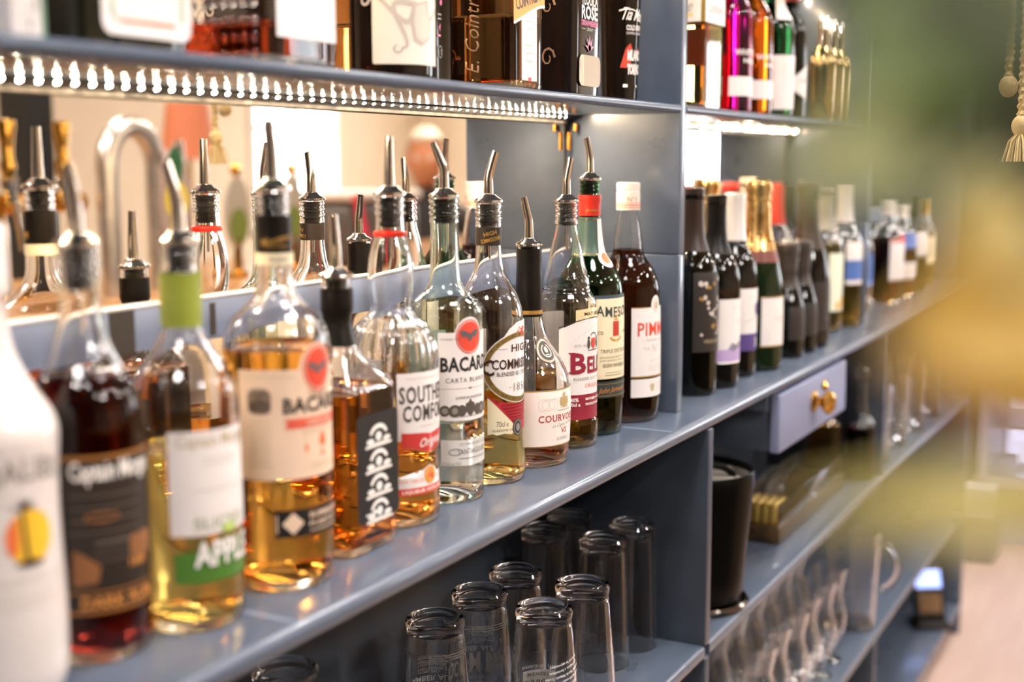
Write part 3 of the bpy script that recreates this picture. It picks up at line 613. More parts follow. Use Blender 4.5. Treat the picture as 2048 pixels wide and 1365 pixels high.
wine('wine bottle with a ribbed silver-white screw cap and purple-footed label', .3312, .0371, .2747, .0355, BLACKG, 'silver-white screw cap', mat('silver_cap', '#dcd8d6', .3, .3), lbl=lab_simple(.0405, .134, WHITE, ex_b, 1.0), capz=.745)
def ex_c(lb, W, r):
    decal('label_print', lb, [rc(-r, .038, r, .040), rc(-r, .114, r, .1155)], W, .0005, GOLDI, .004)
    decal('lettering', lb, [T('Prosecco', .002, .078, .008, .034, 0, .2)], W, .0006, LGREY, .004)
t, rv, W = wine('gold-foiled sparkling wine bottle standing in front with a plain white label', .4100, .0248, .290, .0405, mat('deep_green_glass', '#12200f', .04, spec=.45), 'gold foil', GOLDF, .6, .0165, capz=.62, champagne=True, lbl=lab_simple(.038, .1155, WHITE, ex_c, .95))
band(t, 'neck_band', lambda z: rv.r(z) + .0004, .168, .186, mat('maroon_band', '#6d3327', .4), .0006, label='maroon paper neck band')
t, rv, W = wine('gold-foiled sparkling wine bottle behind the black screw-capped one', .4175, .112, .2905, .040, BLACKG, 'gold foil', GOLDF, .6, .0165, capz=.62, champagne=True, lbl=lab_simple(.04, .11, WHITE))
band(t, 'neck_band', lambda z: rv.r(z) + .0004, .168, .186, mat('maroon_band', '#6d3327', .4), .0006)
REDC = mat('bright_red_cap', '#d4352a', .4)
wine('red-capped bottle mostly hidden behind the silver-white screw cap', .5375, .114, .2827, .036, BLACKG, 'red capsule', REDC, lbl=lab_simple(.05, .12, WHITE))
wine('cream-capped bottle at the back beside the gold foil', .628, .112, .2936, .036, BLACKG, 'cream capsule', mat('cream_cap', '#d9cbb4', .4), lbl=lab_simple(.05, .12, CREAM))
wine('golden wine bottle with a bright red capsule at the back', .7928, .112, .2822, .036, GLASS, 'bright red capsule', REDC, lbl=lab_simple(.05, .12, WHITE), capz=.74, fillm=PALE)
FOILB = noisy('charcoal_foil', '#2a2421', '#3a322d', 40, .4, .4, 90)
for x, y, l in ((.5524, .0053, 'small dark bottle with charcoal foil, nearer of the two small ones'), (.6195, .002, 'small dark bottle with charcoal foil, farther of the two small ones')):
    wine(l, x, y + .012, .186, .0292, BLACKG, 'charcoal foil', FOILB, .55, .014, capz=.62, champagne=True, lbl=lab_simple(.03, .085, mat('brown_black_label', '#2d2623', .5)))
wine('tall black sparkling wine bottle with brown-black foil and dark label', .690, .0240, .285, .0410, BLACKG, 'brown-black foil', mat('brown_foil', '#37291f', .42, .2), .58, .0165, capz=.6, champagne=True, lbl=lab_simple(.03, .115, mat('brown_black_label', '#2d2623', .5), lambda lb, W, r: decal('lettering', lb, [lines(.004, .075, .02, 3, .012, .0012)], W, .0006, GREY, .004)))
wine('golden wine bottle behind the tall black one', .8740, .1145, .278, .036, GLASS, 'dark capsule', CAPB, lbl=lab_simple(.05, .125, CREAM), fillm=PALE)
wine('pale wine bottle with a slim green-white label and yellow flower', .9150, .052, .276, .035, GLASS, 'grey capsule', mat('grey_cap', '#8a857c', .4), lbl=lab_simple(.04, .15, mat('mint_label', '#dfe3cf', .5), lambda lb, W, r: decal('flower_print', lb, [el(.006, .058, .008, .012), el(-.01, .05, .006, .008)], W, .0006, mat('flower_yellow', '#d9a534', .5), .004), .9), fillm=PALE)
wine('pale wine bottle with a blue-footed label and white screw cap', .9980, .036, .280, .0355, GLASS, 'white screw cap', mat('silver_cap', '#dcd8d6'), lbl=lab_simple(.085, .168, WHITE, lambda lb, W, r: decal('blue_panel', lb, [rc(-r * 1.05, .093, r * 1.05, .132)], W, .0006, BLUEI, .004)), capz=.74, fillm=PALE)
# far bay
wine('clear spirit bottle with an orange neck stripe beyond the far upright', 1.46, .05, .238, .038, GLASS, 'white screw cap', mat('white_cap', '#ece3da'), .66, .0145, 'spirits in the far bay', .86, lab_simple(.055, .15, WHITE, lambda lb, W, r: decal('emblem', lb, [el(.0, .15, .014, .012), rc(-r, .142, r, .148)], W, .0006, RED, .004)), name='liquor_bottle', fillm=DARKR)
wine('clear spirit bottle with a blue upper label beyond the far upright', 1.61, .05, .222, .038, GLASS, 'pale screw cap', mat('white_cap', '#ece3da'), .66, .0145, 'spirits in the far bay', .86, lab_simple(.045, .085, WHITE, lambda lb, W, r: decal('blue_panel', lb, [rc(-r, .12, r, .155)], W, .0006, BLUEI, .004)), name='liquor_bottle', fillm=DARKR)
wine('olive bottle with a small white label in the far bay', 1.76, .05, .24, .036, GLASS_DG, 'dark cap', CAPB, .62, .014, 'spirits in the far bay', .8, lab_simple(.09, .15, WHITE), name='liquor_bottle')
wine('clear bottle with a blue label just past the far upright', 1.25, .072, .235, .036, GLASS, 'steel cap', STEEL, .64, .0145, 'spirits in the far bay', .86, lab_simple(.06, .13, BLUEI), name='liquor_bottle', fillm=CLEARL)
wine('golden bottle farthest along the main shelf', 1.93, .06, .23, .036, GLASS, 'gold cap', GOLD, .64, .0145, 'spirits in the far bay', .82, lab_simple(.06, .13, CREAM), name='liquor_bottle', fillm=GOLDEN)

# ------------------------------------------------------------------ bottles on the upper shelf
ZT = .3937
def top(label, x, y, name='liquor_bottle'): return thing(name, label, 'bottle', (x, y, ZT), 0, 'bottles on the upper shelf')
def capn(t, z, r, m, h=.03, name='cap'): return mesh_obj(name, *lathe([(z, 0), (z, r), (z + h - .002, r), (z + h, r * .9), (z + h, 0)], 32), m, t)
# carton
t = thing('drinks_carton', 'white carton with a green edge at the left end of the upper shelf', 'carton', (-.996, .07, ZT)); mesh_obj('box', *box(-.0125, .0125, -.04, .045, 0, .22, .0008), WHITE, t)
Wf = flat((0, -.0401, 0), (1, 0, 0), (0, -1, 0))
decal('print', t, [rc(-.004, .012, .004, .0125), rc(-.0005, .018, .007, .0188), rc(-.0005, .006, .0015, .011), rc(.005, .019, .0065, .026)], Wf, .0003, GREY, .006)
decal('green_edge', t, [rc(.0098, 0, .0125, .22)], Wf, .0003, mat('bottle_green_print', '#3f6a4c', .5), .01)
# dark round
t = top('dark amber bottle half hidden between carton and square-shouldered one', -.876, .118)
P = [(0, .028), (0, .031), (.01, .033), (.15, .033), (.17, .028), (.19, .014), (.235, .013)]
PP = body(t, P, gmat=mat('brown_glass', '#3a1c0a', .05, spec=.45), solid=True); decal('label', t, [rc(-.03, .035, .03, .12)], Rev(PP).W(235, .033), .0003, mat('mustard_label', '#8a7a1f', .5))
decal('lower_label', t, [rc(-.03, .006, .03, .028)], Rev(PP).W(235, .033), .0003, mat('rust_label', '#7d4218', .5)); capn(t, .235, .014, CAPB, .012)
# herbal liqueur
t = top('flat black herbal liqueur bottle with a rounded white label', -.899, .06)
P = [(0, .92, 6), (0, .97, 6), (.006, 1, 6), (.02, 1, 6), (.15, 1, 6), (.168, .9, 5), (.178, .6, 3), (.186, .32, 2), (.215, .28, 2)]
PP = chaikin(P, 2); mesh_obj('glass_body', *lathe([(0, 0)] + PP + [(.215, 0)], 64, .051, .0255), mat('green_black_glass', '#10130b', .05, spec=.45), t); capn(t, .212, .0165, mat('green_cap', '#2c4428', .4), .026)
Wf = flat((.006, -.0256, 0), (1, 0, 0), (0, -1, 0))
lb = decal('label', t, [rrect(-.041, .0095, .041, .12, .009)], Wf, .0004, WHITE, .006)
decal('label_border', lb, [rc(-.0335, .022, -.0305, .11), rc(.0305, .022, .0335, .11), ring(-.0265, .0235, .0055, .0055, .002, 10, 180, 270)], Wf, .0007, mat('sage_border', '#8fae8c', .5), .006)
decal('label_stripe', lb, [rc(-.025, .0178, .025, .0205)], Wf, .0007, mat('coral_stripe', '#e58a6a', .5), .006)
# amaretto
t = top('square dimpled amaretto decanter with red-amber liquid', -.7300, .0775)
P = [(0, .044, 10), (0, .0455, 10), (.004, .047, 10), (.01, .0475, 10), (.14, .0475, 10), (.152, .044, 8), (.16, .034, 5), (.168, .02, 2.5), (.175, .0145, 2), (.2, .0145, 2)]
PP = body(t, P, .033, GLASS, REDA, n=96); capn(t, .19, .019, CAPB, .032)
Wf = flat((0, -.0477, 0), (1, 0, 0), (0, -1, 0))
decal('label', t, [rc(-.0345, .0215, .040, .105)], Wf, .0005, WHITE, .006)
random.seed(11); dm = []
for i in range(9):
    for j in range(10): dm.append(ball((-.0475, -.038 + i * .0095, .008 + j * .0125), .0032, .35, 1, 1.2, 8, 6))
mesh_obj('moulded_dimples', *join(*dm), GLASS, t)
# octopus rum
t = top('black rum bottle with an octopus drawn on a cream label', -.5465, .07)
P = [(0, .034), (0, .0362), (.004, .0378), (.01, .0383), (.12, .0383), (.145, .037), (.165, .03), (.185, .0165), (.2, .0148), (.236, .0148)]
PP = body(t, P, gmat=mat('black_rum_glass', '#120a07', .04, spec=.45), solid=True); rv = Rev(PP); W = rv.W(236, .0383); capn(t, .232, .0158, CAPB, .016)
lb = decal('label', t, [rrect(-.0335, .0138, .044, .112, .002)], W, .0003, mat('rum_cream', '#eadfce', .55))
def arm(pts, w0, w1):
    V, F = [], []; n = len(pts)
    for i, p in enumerate(pts):
        a = pts[max(i - 1, 0)]; b = pts[min(i + 1, n - 1)]; dx, dy = b[0] - a[0], b[1] - a[1]; L = math.hypot(dx, dy) or 1; w = w0 + (w1 - w0) * i / (n - 1)
        V += [(p[0] - dy / L * w, p[1] + dx / L * w), (p[0] + dy / L * w, p[1] - dx / L * w)]
    return V, [(2 * i, 2 * i + 2, 2 * i + 3, 2 * i + 1) for i in range(n - 1)]
oc = [pg([(.004, .052), (.0, .04), (.002, .03), (.008, .0275), (.014, .031), (.016, .042), (.012, .054)])]
for s, e, k in (((.003, .053), (-.022, .045), 10), ((.004, .056), (-.024, .07), -8), ((.003, .051), (-.012, .031), -10), ((.012, .054), (.03, .045), -9), ((.012, .056), (.032, .072), 8), ((.008, .057), (.0, .085), 8), ((.009, .057), (.017, .086), -7)):
    pts = []
    for i in range(15):
        f = i / 14; x = s[0] + (e[0] - s[0]) * f; y = s[1] + (e[1] - s[1]) * f; o_ = math.sin(f * 5.2) * k * .001; L = math.hypot(e[0] - s[0], e[1] - s[1])
        pts.append((x - (e[1] - s[1]) / L * o_, y + (e[0] - s[0]) / L * o_))
    cx, cy = pts[-1]
    for i in range(8): pts.append((cx + .0032 * math.cos(i * .7) * (1 - i / 12) - .0032, cy - .0032 * math.sin(i * .7) * (1 - i / 12)))
    oc.append(arm(pts, .0017, .0005))
big = lambda q: ([(u * 1.5 + .001, (v - .03) * 1.5 + .034) for u, v in q[0]], q[1])
decal('octopus_emblem', lb, [big(q) for q in oc], W, .0006, mat('octopus_grey', '#c2b5a9', .55))
decal('octopus_core', lb, [big(pg([(.004, .05), (.002, .041), (.004, .032), (.009, .0295), (.013, .033), (.014, .042), (.011, .052)]))], W, .0008, mat('octopus_light', '#d6c9bb', .55))
# slim black bottle
t = top('slim black bottle with pink print squeezed beside the octopus label', -.470, .085)
mesh_obj('glass_body', *lathe([(0, 0)] + chaikin([(0, .021, 6), (0, .0225, 6), (.003, .023, 6), (.16, .023, 6), (.18, .014, 3), (.19, .011, 2), (.22, .011, 2)]) + [(.22, 0)], 48), BLACKG, t); capn(t, .215, .012, CAPB, .02)
Wf = flat((0, -.0232, 0), (1, 0, 0), (0, -1, 0))
decal('pink_print', t, [el(-.006, .078, .002, .003), rc(-.012, .046, -.007, .048), pg([(-.01, .055), (-.007, .059), (-.008, .05)])], Wf, .0004, PINK, .006)
decal('white_print', t, [ring(-.008, .032, .004, .006, .001, 16), rc(-.012, .062, -.005, .0632), rc(-.012, .066, -.005, .0672), T('17', -.008, .0295, .005)], Wf, .0004, GREY, .006)
# orange liqueur, square brown
t = top('square brown orange-liqueur bottle with embossed script and narrow white label', -.3565, .068)
P = [(0, .0345, 9), (0, .0365, 9), (.004, .0378, 9), (.012, .038, 9), (.13, .038, 9), (.15, .036, 8), (.168, .026, 4), (.185, .015, 2), (.225, .0138, 2)]
PP = body(t, P, .075, mat('smoked_glass', '#e2bd92', 0, 0, 1, 1.48), liq('brown_orange', '#b5793f'), n=64); capn(t, .218, .0155, mat('orange_cap', '#d9822e', .4), .026)
Wf = flat((0, -.0382, 0), (1, 0, 0), (0, -1, 0)); Ws = flat((-.0382, 0, 0), (0, -1, 0), (-1, 0, 0))
decal('strip_label', t, [rc(-.0165, .0105, .017, .098)], Wf, .0005, WHITE, .006)
decal('strip_print', t, [lines(0, .07, .02, 6, .008, .0007), ring(0, .035, .006, .008, .0008)], Wf, .0008, mat('faint_grey', '#d5cdc6', .6), .006)
lb = decal('arched_label', t, [pg([(-.034, .0655), (-.02, .0705), (0, .0785), (.02, .0855), (.034, .0875), (.034, .115), (-.034, .105)])], Wf, .0009, mat('orange_label', '#e2a04c', .5), .006)
decal('lettering', lb, [T('COINTREAU', .001, .0865, .0125, .060, .018, rot=16)], Wf, .0012, mat('navy_ink', '#3c3a46', .5), .006)
decal('label_edge', lb, [arm([(-.034, .0655), (-.02, .0705), (0, .0785), (.02, .0855), (.034, .0875)], .0014, .0014)], Wf, .0011, WINK, .006)
decal('red_mark', t, [rc(-.003, .0098, .004, .0138)], Wf, .0008, RED, .006)
em = []
V2, F2 = T('E. Cointreau', 0, 0, .017, .098, -.012, .3)
em = [([(-v + .002, u + .066) for u, v in V2], F2)]
e_ = decal('embossed_script', t, em, Ws, .0016, mat('embossed_glass', '#c9a27a', .12, 0, .35, 1.48), 0)
sm = e_.modifiers.new('thick', 'SOLIDIFY'); sm.thickness = .0012
# strawberry cream
t = top('black strawberry-cream liqueur bottle with white and pink lettering', -.2110, .061)
P = [(0, .86, 7), (0, .92, 7), (.004, .95, 7), (.09, 1.0, 7), (.13, 1.0, 7), (.16, .8, 5), (.18, .42, 2.5), (.2, .36, 2), (.225, .36, 2)]
PP = chaikin(P, 2); mesh_obj('glass_body', *lathe([(0, 0)] + PP + [(.225, 0)], 64, .040, .031), mat('rose_black_glass', '#191210', .08, spec=.45), t); capn(t, .22, .0155, CAPB, .028)
Wf = flat((0, -.0312, 0), (1, 0, 0), (0, -1, 0)); Ws = flat((-.0402, 0, 0), (0, -1, 0), (-1, 0, 0))
decal('lettering', t, [T('TEQUILA', .001, .1005, .0125, .042, .02), T('ROSE', .001, .0855, .0145, .042, .03)], Wf, .0005, WINK, .006)
decal('pink_lettering', t, [T('STRAWBERRY', .001, .078, .0058, .044, .022)], Wf, .0005, PINK, .006)
decal('small_lettering', t, [T('CREAM', .001, .0725, .0036, .016), rc(-.02, .074, -.01, .0745), rc(.012, .074, .022, .0745)], Wf, .0005, LGREY, .006)
decal('rose_emblem', t, [pg([(.001 + .003 * math.cos(R(a + 90)), .0525 + .003 * math.sin(R(a + 90))), (.001 + .012 * math.cos(R(a)), .0525 + .016 * math.sin(R(a))), (.001 - .003 * math.cos(R(a + 90)), .0525 - .003 * math.sin(R(a + 90))), (.001 - .002 * math.cos(R(a)), .0525 - .002 * math.sin(R(a)))]) for a in (15, 52, 90, 128, 165)], Wf, .0006, mat('rose_pink', '#cf8fa6', .5), 0)
decal('bronze_panel', t, [rrect(-.026, .012, .03, .046, .008)], Wf, .0004, mat('bronze_panel', '#9a8468', .35, .3), .006)
rs = [arm([(-.012 + .009 * math.cos(a * .7) * (1 - a / 14), z + .012 * math.sin(a * .7) * (1 - a / 14)) for a in range(11)], .0014, .0006) for z in (.042, .098)]
decal('rose_print', t, [([(u + .012, v) for u, v in q[0]], q[1]) for q in rs], Ws, .0005, mat('copper_print', '#a5836c', .4, .4), .006)
# coffee liqueur
t = top('slender black coffee liqueur bottle tapering to its foot, next to upright', -.0554, .060)
P = [(0, .019), (0, .0205), (.004, .0218), (.03, .0226), (.10, .0245), (.15, .0268), (.17, .0255), (.19, .0165), (.2, .0135), (.225, .0135)]
PP = body(t, P, gmat=mat('coffee_glass', '#140d09', .05, spec=.45), solid=True); rv = Rev(PP); W = rv.W(243, .0245); capn(t, .22, .0148, mat('red_ink', '#d2412f'), .028)
decal('lettering', t, [T('Tia Maria', .004, .098, .0150, .042, .012, .3, rot=-3)], W, .0005, WINK)
decal('swash', t, [arm([(-.018 + .003 * i, .109 + .0012 * i - .00016 * i * i) for i in range(12)], .0009, .0004)], W, .0005, WINK)
decal('small_lettering', t, [T('COLD BREW', .004, .0865, .0062, .026, .03), T('COFFEE LIQUEUR', .004, .0815, .003, .026)], W, .0005, WINK)
decal('red_flash', t, [pg([(-.0165, .042), (-.009, .066), (-.003, .071), (.0, .064), (-.004, .052), (.002, .041)]), pg([(.004, .06), (.012, .066), (.008, .052)])], W, .0005, mat('flash_red', '#c8442e', .5))
decal('white_blocks', t, [T('MILANO', .004, .051, .012, .022, .05), T('TORINO', .004, .0345, .012, .022, .05)], W, .0007, WINK)
decal('volume_marks', t, [rc(-.012, .0185, -.006, .022), rc(.008, .0185, .011, .0215)], W, .0005, WINK)
# square clear gin
t = top('square clear bottle with a white script label and pink reflection', .2050, .0755)
P = [(0, .042, 9), (0, .044, 9), (.004, .0452, 9), (.14, .0455, 9), (.165, .042, 7), (.18, .022, 2.5), (.19, .015, 2), (.215, .0145, 2)]
PP = body(t, P, .118, mat('lemon_glass', '#e8dda6', 0, 0, 1, 1.46), liq('lemon_liqueur', '#d9d27a'), n=64); capn(t, .21, .017, WHITE, .03)
Wf = flat((0, -.0458, 0), (1, 0, 0), (0, -1, 0)); Ws = flat((-.0458, 0, 0), (0, -1, 0), (-1, 0, 0))
lb = decal('label', t, [rc(-.04, .118, .04, .162)], Wf, .0005, WHITE, .006); decal('script', lb, [T('Limone', 0, .132, .016, .055, -.006, .4)], Wf, .0008, GREY, .006)
decal('side_label', t, [rc(-.042, .118, .042, .162)], Ws, .0005, WHITE, .006); decal('side_script', t, [T('Limone', 0, .132, .016, .055, -.006, .4), ], Ws, .0008, GREY, .006)
decal('yellow_strip', t, [rc(-.042, .1255, .03, .1295)], Ws, .0008, mat('strip_yellow', '#eccb7a', .5), .006)
decal('back_print', t, [rc(-.035, .012, .035, .062)], flat((0, .0458, 0), (1, 0, 0), (0, 1, 0)), .0005, mat('herb_print', '#6c8a4a', .6), .006)
decal('fruit_print', t, [rc(-.03, .064, .03, .115)], flat((.0458, 0, 0), (0, 1, 0), (1, 0, 0)), .0005, mat('fruit_print', '#cf4d72', .6), .006)  # pink rectangle laid on the right side face
def gin(label, x, y, gcol, capm, lblv, r=.034, txt=None, H=.225):
    t = top(label, x, y); P = [(0, r * .9), (0, r * .95), (.004, r), (.13, r), (.15, r * .95), (.165, r * .7), (.178, r * .46), (.19, .0142), (H - .004, .0142)]
    g = mat('tint_' + gcol[1:], gcol, .0, 0, 1, 1.4); PP = body(t, P, gmat=g, solid=True, n=40); rv = Rev(PP); W = rv.W(255, r); capn(t, H - .006, .0158, capm, .024)
    if lblv: decal('label', t, [rc(-r * 1.0, lblv[0], r * 1.0, lblv[1])], W, .0004, WHITE)
    if txt: decal('lettering', t, [T(txt[0], 0, .083, .0085, r * 1.5, .02), T(txt[1], .004, .072, .0065, r * .9, .02)], W, .0005, WINK)
    return t, rv, W
gin('magenta gin bottle with a white band label', .3289, .05, '#c0148c', mat('purple_cap', '#7a3fa5', .4), (.024, .052), txt=('WHITLEY', 'NEILL'))
gin('orange gin bottle with a white band label', .4308, .05, '#e8761a', mat('orange_cap', '#d9822e'), (.024, .052), txt=('WHITLEY', 'NEILL'))
t, rv, W = gin('dark green bottle with a white collar and tall white label', .548, .05, '#1e5a30', mat('white_cap', '#ece3da'), (.012, .098))
decal('neck_label', t, [rc(-.03, .155, .03, .19)], W, .0005, WHITE); decal('label_print', t, [lines(.004, .08, .03, 5, .012, .001)], W, .0007, LGREY)
t, rv, W = gin('black bottle with a slanting white label, beside the green one', .637, .05, '#0d0b0a', mat('red_cap', '#8c2a24', .4), None, .030, H=.2)
decal('label', t, [pg([(-.031, .062), (.03, .104), (.03, .020), (-.031, .050)])], W, .0004, WHITE); decal('lettering', t, [T('ARBIKIE', .004, .06, .007, .03, .01)], W, .0007, LGREY)
for i, (x, y) in enumerate(((.868, .052), (.926, .050), (.978, .05))):
    t = thing('cocktail_shaker', ['gold cocktail shaker, nearest of the row of three', 'gold cocktail shaker, middle of the row of three', 'gold cocktail shaker, farthest of the row of three'][i], 'cocktail shaker', (x, y, ZT), 0, 'cocktail shakers')
    mesh_obj('cup', *lathe([(0, 0), (0, .0205), (.003, .0222), (.06, .0245), (.102, .0258), (.105, .0255), (.105, 0)], 40), SHK, t)
    mesh_obj('shoulder', *lathe([(.1052, 0), (.1052, .0262), (.112, .0258), (.124, .022), (.133, .0155), (.137, .0128), (.137, 0)], 40), SHK, t)
    mesh_obj('cap', *lathe([(.1372, 0), (.1372, .0122), (.15, .0118), (.186, .0108), (.19, .0098), (.192, 0)], 32), CHROME, t)

# ------------------------------------------------------------------ back bar unit
U = thing('shelving_unit', 'blue-grey painted back bar with upright dividers, open shelves and bottles', 'shelving', (0, 0, -.0004))
XL, XR = -1.38, 2.15
def ubox(name, m, *a, bev=.0012, **k): return mesh_obj(name, *box(*a, bev, **k), m, U)
def shelf(name, x0, x1, y0, y1, z0, z1, nose, m=PAINT): return mesh_obj(name, *box(x0, x1, y0, y1, z0, z1, nose, 4, 'front'), m, U)
shelf('counter_shelf', XL, XR, -.0448, .19, -.0178, 0, .0078)
for x0, x1 in ((XL, -.0005), (.0195, 1.0365), (1.0575, XR - .02)):
    shelf('upper_shelf', x0, x1, -.001, .158, .3827, .3936, .0052, PAINT_D)
    shelf('top_shelf', x0, x1, -.001, .158, .647, .660, .0055, PAINT_D)
for x0 in (XL, 0, 1.037):
    ubox('divider', PAINT, x0, x0 + .0195, 0, .166, .2052, .70, bev=.0016); ubox('divider', PAINT, x0, x0 + .0192, 0, .166, 0, .2046, bev=.0016)
ubox('end_panel', PAINT, XR - .02, XR, 0, .166, 0, .70)
for x0 in (XL, -.001, 1.038): ubox('lower_divider', PAINT_SHADE, x0, x0 + .018, -.0446, .188, -.307, -.0178, bev=.0015)
for x0 in (XL, -.001): ubox('lower_divider', PAINT_SHADE, x0, x0 + .018, -.0446, .188, -1.0, -.3245, bev=.0015)
ubox('lower_divider', PAINT_SHADE, 1.03, 1.048, -.0440, .188, -.9, -.651, bev=.0015)
ubox('end_panel', PAINT, XR - .02, XR, -.0446, .188, -1.0, -.0178)
shelf('lower_shelf', XL, -.0012, -.0448, .188, -.3245, -.307, .005); shelf('lower_shelf', .0172, XR - .02, -.0448, .188, -.3245, -.307, .005)
shelf('lower_shelf', .0172, XR - .02, -.0448, .188, -.651, -.633, .005); shelf('lower_shelf', .0172, XR - .02, -.0448, .188, -.928, -.910, .005)
ubox('back_panel', PAINT_SHADE, XL, XR, .19, .198, -1.0, 0); ubox('back_panel', PAINT, XL, XR, .166, .174, 0, .70)
for x0, x1 in ((XL + .02, -.0005), (.02, 1.0365), (1.057, XR - .02)):
    ubox('mirror_rail', PAINT_L, x0, x1, .1475, .1555, .1742, .2088)
    ubox('rail_lip', mat('white_rail_top', '#c9cbd2', .4), x0, x1, .147, .1555, .2088, .2105, bev=0)  # paler colour carries the strip light falling on the rail's top
for x_ in (-.850, -.115, .47):
    ubox('shelf_seam', mat('seam_paint', '#7a879c', .3), x_, x_ + .0045, -.037, .14, 0, .0003, bev=0)
ubox('rail_bracket', mat('dark_bracket', '#48443f', .5), -.829, -.803, .1462, .1476, .1744, .2088, bev=0); ubox('rail_bracket', mat('dark_bracket', '#48443f'), -.7149, -.7087, .1462, .1476, .1780, .2052, bev=0)  # plain dark rectangles set on the rail face
MIR = mat('mirror_silver', '#f4efe8', .0, 1)
for x0, x1, l in ((XL + .02, -.0135, 'mirror behind the front row of spirit bottles'), (.021, .9995, 'mirror behind the wine bottles past the upright'), (1.058, XR - .024, 'mirror in the far bay of the main shelf')):
    t = thing('mirror', l, 'mirror', ((x0 + x1) / 2, .158, 0)); w = (x1 - x0) / 2
    mesh_obj('mirror_glass', *box(-w, w, -.002, .002, .0005, .3822), MIR, t, smooth=False)
    mesh_obj('edge_strip', *box(w, w + .0025, -.0021, .002, .0005, .3822), GOLD, t, smooth=False)
    t = thing('mirror', l.replace('mirror behind', 'upper mirror above the one behind').replace('mirror in', 'upper mirror above the one in'), 'mirror', ((x0 + x1) / 2, .163, .3941))
    mesh_obj('mirror_glass', *box(-w, w, -.002, .002, .0005, .2525), MIR, t, smooth=False)
# LED strips
LEDM = mat('led_glow', '#ffe0b8', .5, emit=7000, ecol=(1, .76, .5))
TAPE = noisy('led_tape', '#2c2a27', '#4a4743', 55, .35, .1, 200, (1, 1, 1))
dome = None
def led_strip(label, x0, n, z, y=.140, dx=.01667):
    global dome, weak
    t = thing('led_strip', label, 'light strip', (x0, y, z), 0, 'light strips under the shelves')
    mesh_obj('tape', *join(box(-.008, n * dx, .0022, .0095, -.0034, -.0006, .0004), box(-.008, n * dx, .0062, .0095, -.0112, -.0036, .0006)), TAPE, t)
    for i in range(n):
        if dome is None:
            a_ = xf(lathe([(0, 0), (0, .0014), (.0011, .0014)], 12), Matrix.Rotation(R(90), 4, 'X')); b_ = xf(lathe([(.0011, .00135), (.0011, 0)], 12), Matrix.Rotation(R(90), 4, 'X'))
            V_, F_ = xf(join(a_, b_), Matrix.Rotation(R(58), 4, 'X')); o = mesh_obj('led', V_, F_, None, t, mats=[mat('led_housing', '#d9d4c8', .4), LEDM], fm=[0] * len(a_[1]) + [1] * len(b_[1])); dome = o.data; weak = dome.copy(); weak.materials[1] = mat('weak_led_glow', '#ffe0b8', .5, emit=160, ecol=(1, .6, .28))
        else:
            o = bpy.data.objects.new('led', dome if (x0 < 0 or (i * 7 + i // 3 * 5) % 11 < 6) else weak); link(o, t)
        o.location = (i * dx, .0012, -.0026)
    return t
s = led_strip('light strip of warm dots over the front row of spirits', -.9575, 56, .3825)
orange = mat('orange_wire_tab', '#d9892e', .4)
mesh_obj('wire_tab', *box(.944, .952, -.0005, .003, -.020, -.011, .0006), orange, s); mesh_obj('wire_tab', *box(.9425, .950, .009, .011, -.045, -.022, .0006), orange, s)
led_strip('light strip over the wine bottles past the upright', .030, 60, .3825)
led_strip('light strip under the top shelf over the upper spirits', -.9575, 56, .6455)
led_strip('light strip under the top shelf over the gin bottles', .030, 60, .6455)
led_strip('light strip under the top shelf of the far bay', 1.075, 60, .6455)
# drawer
t = thing('drawer', 'blue-grey drawer with a gold knob hung beneath the main shelf', 'drawer', (.514, .0, -.0185))
mesh_obj('drawer_front', *box(-.2, .2, -.0446, -.030, -.0945, -.006, .0015), noisy('lavender_paint', '#7c83a0', '#868dab', 6, .4, .05, 50), t)
mesh_obj('drawer_box', *box(-.196, .196, -.030, .16, -.0935, -.012, .001), PAINT, t)
for s_ in (-1, 1): mesh_obj('runner', *box(s_ * .206 - .005, s_ * .206 + .005, -.028, .15, -.03, 0, .001), PAINT, t)
k = mesh_obj('knob', *lathe([(0, 0), (0, .017), (.004, .0175), (.007, .009), (.013, .008), (.017, .015), (.023, .0205), (.03, .019), (.035, .011), (.037, 0)], 10), BRASS, t)
k.matrix_local = Matrix.Translation((-.012, -.0446, -.045)) @ Matrix.Rotation(R(90), 4, 'X')
mesh_obj('knob_finial', *move(lathe([(0, 0), (0, .004), (.008, .006), (.016, .002), (.018, 0)], 12), (-.012, -.062, -.026)), BRASS, t)

# ------------------------------------------------------------------ pint glasses turned upside down
def pint_mesh(H=.165, rb=.0312, rr=.0405):
    o = [(H - .0035, 0), (H - .0032, rb * .68), (H - .0008, rb * .75), (H, rb * .82), (H - .0008, rb * .92), (H - .004, rb), (H - .009, rb * .99), (H - .013, rb * .955), (H - .022, rb * .97), (H * .55, rb + (rr - rb) * .42), (H * .25, rb + (rr - rb) * .8), (0.001, rr), (0, rr - .0008)]
    i = [(0, rr - .0016), (.001, rr - .0024), (H * .25, rb + (rr - rb) * .8 - .0026), (H * .55, rb + (rr - rb) * .42 - .0028), (H - .026, rb * .915), (H - .016, rb * .84), (H - .0125, rb * .6), (H - .011, 0)]
    return lathe(o + i, 48)
PG = thing('pint_glass', 'x', 'pint glass', (0, 0, -.307), 0, 'upturned pint glasses on the lower shelf'); mesh_obj('glass_body', *pint_mesh(), GLASS, PG)
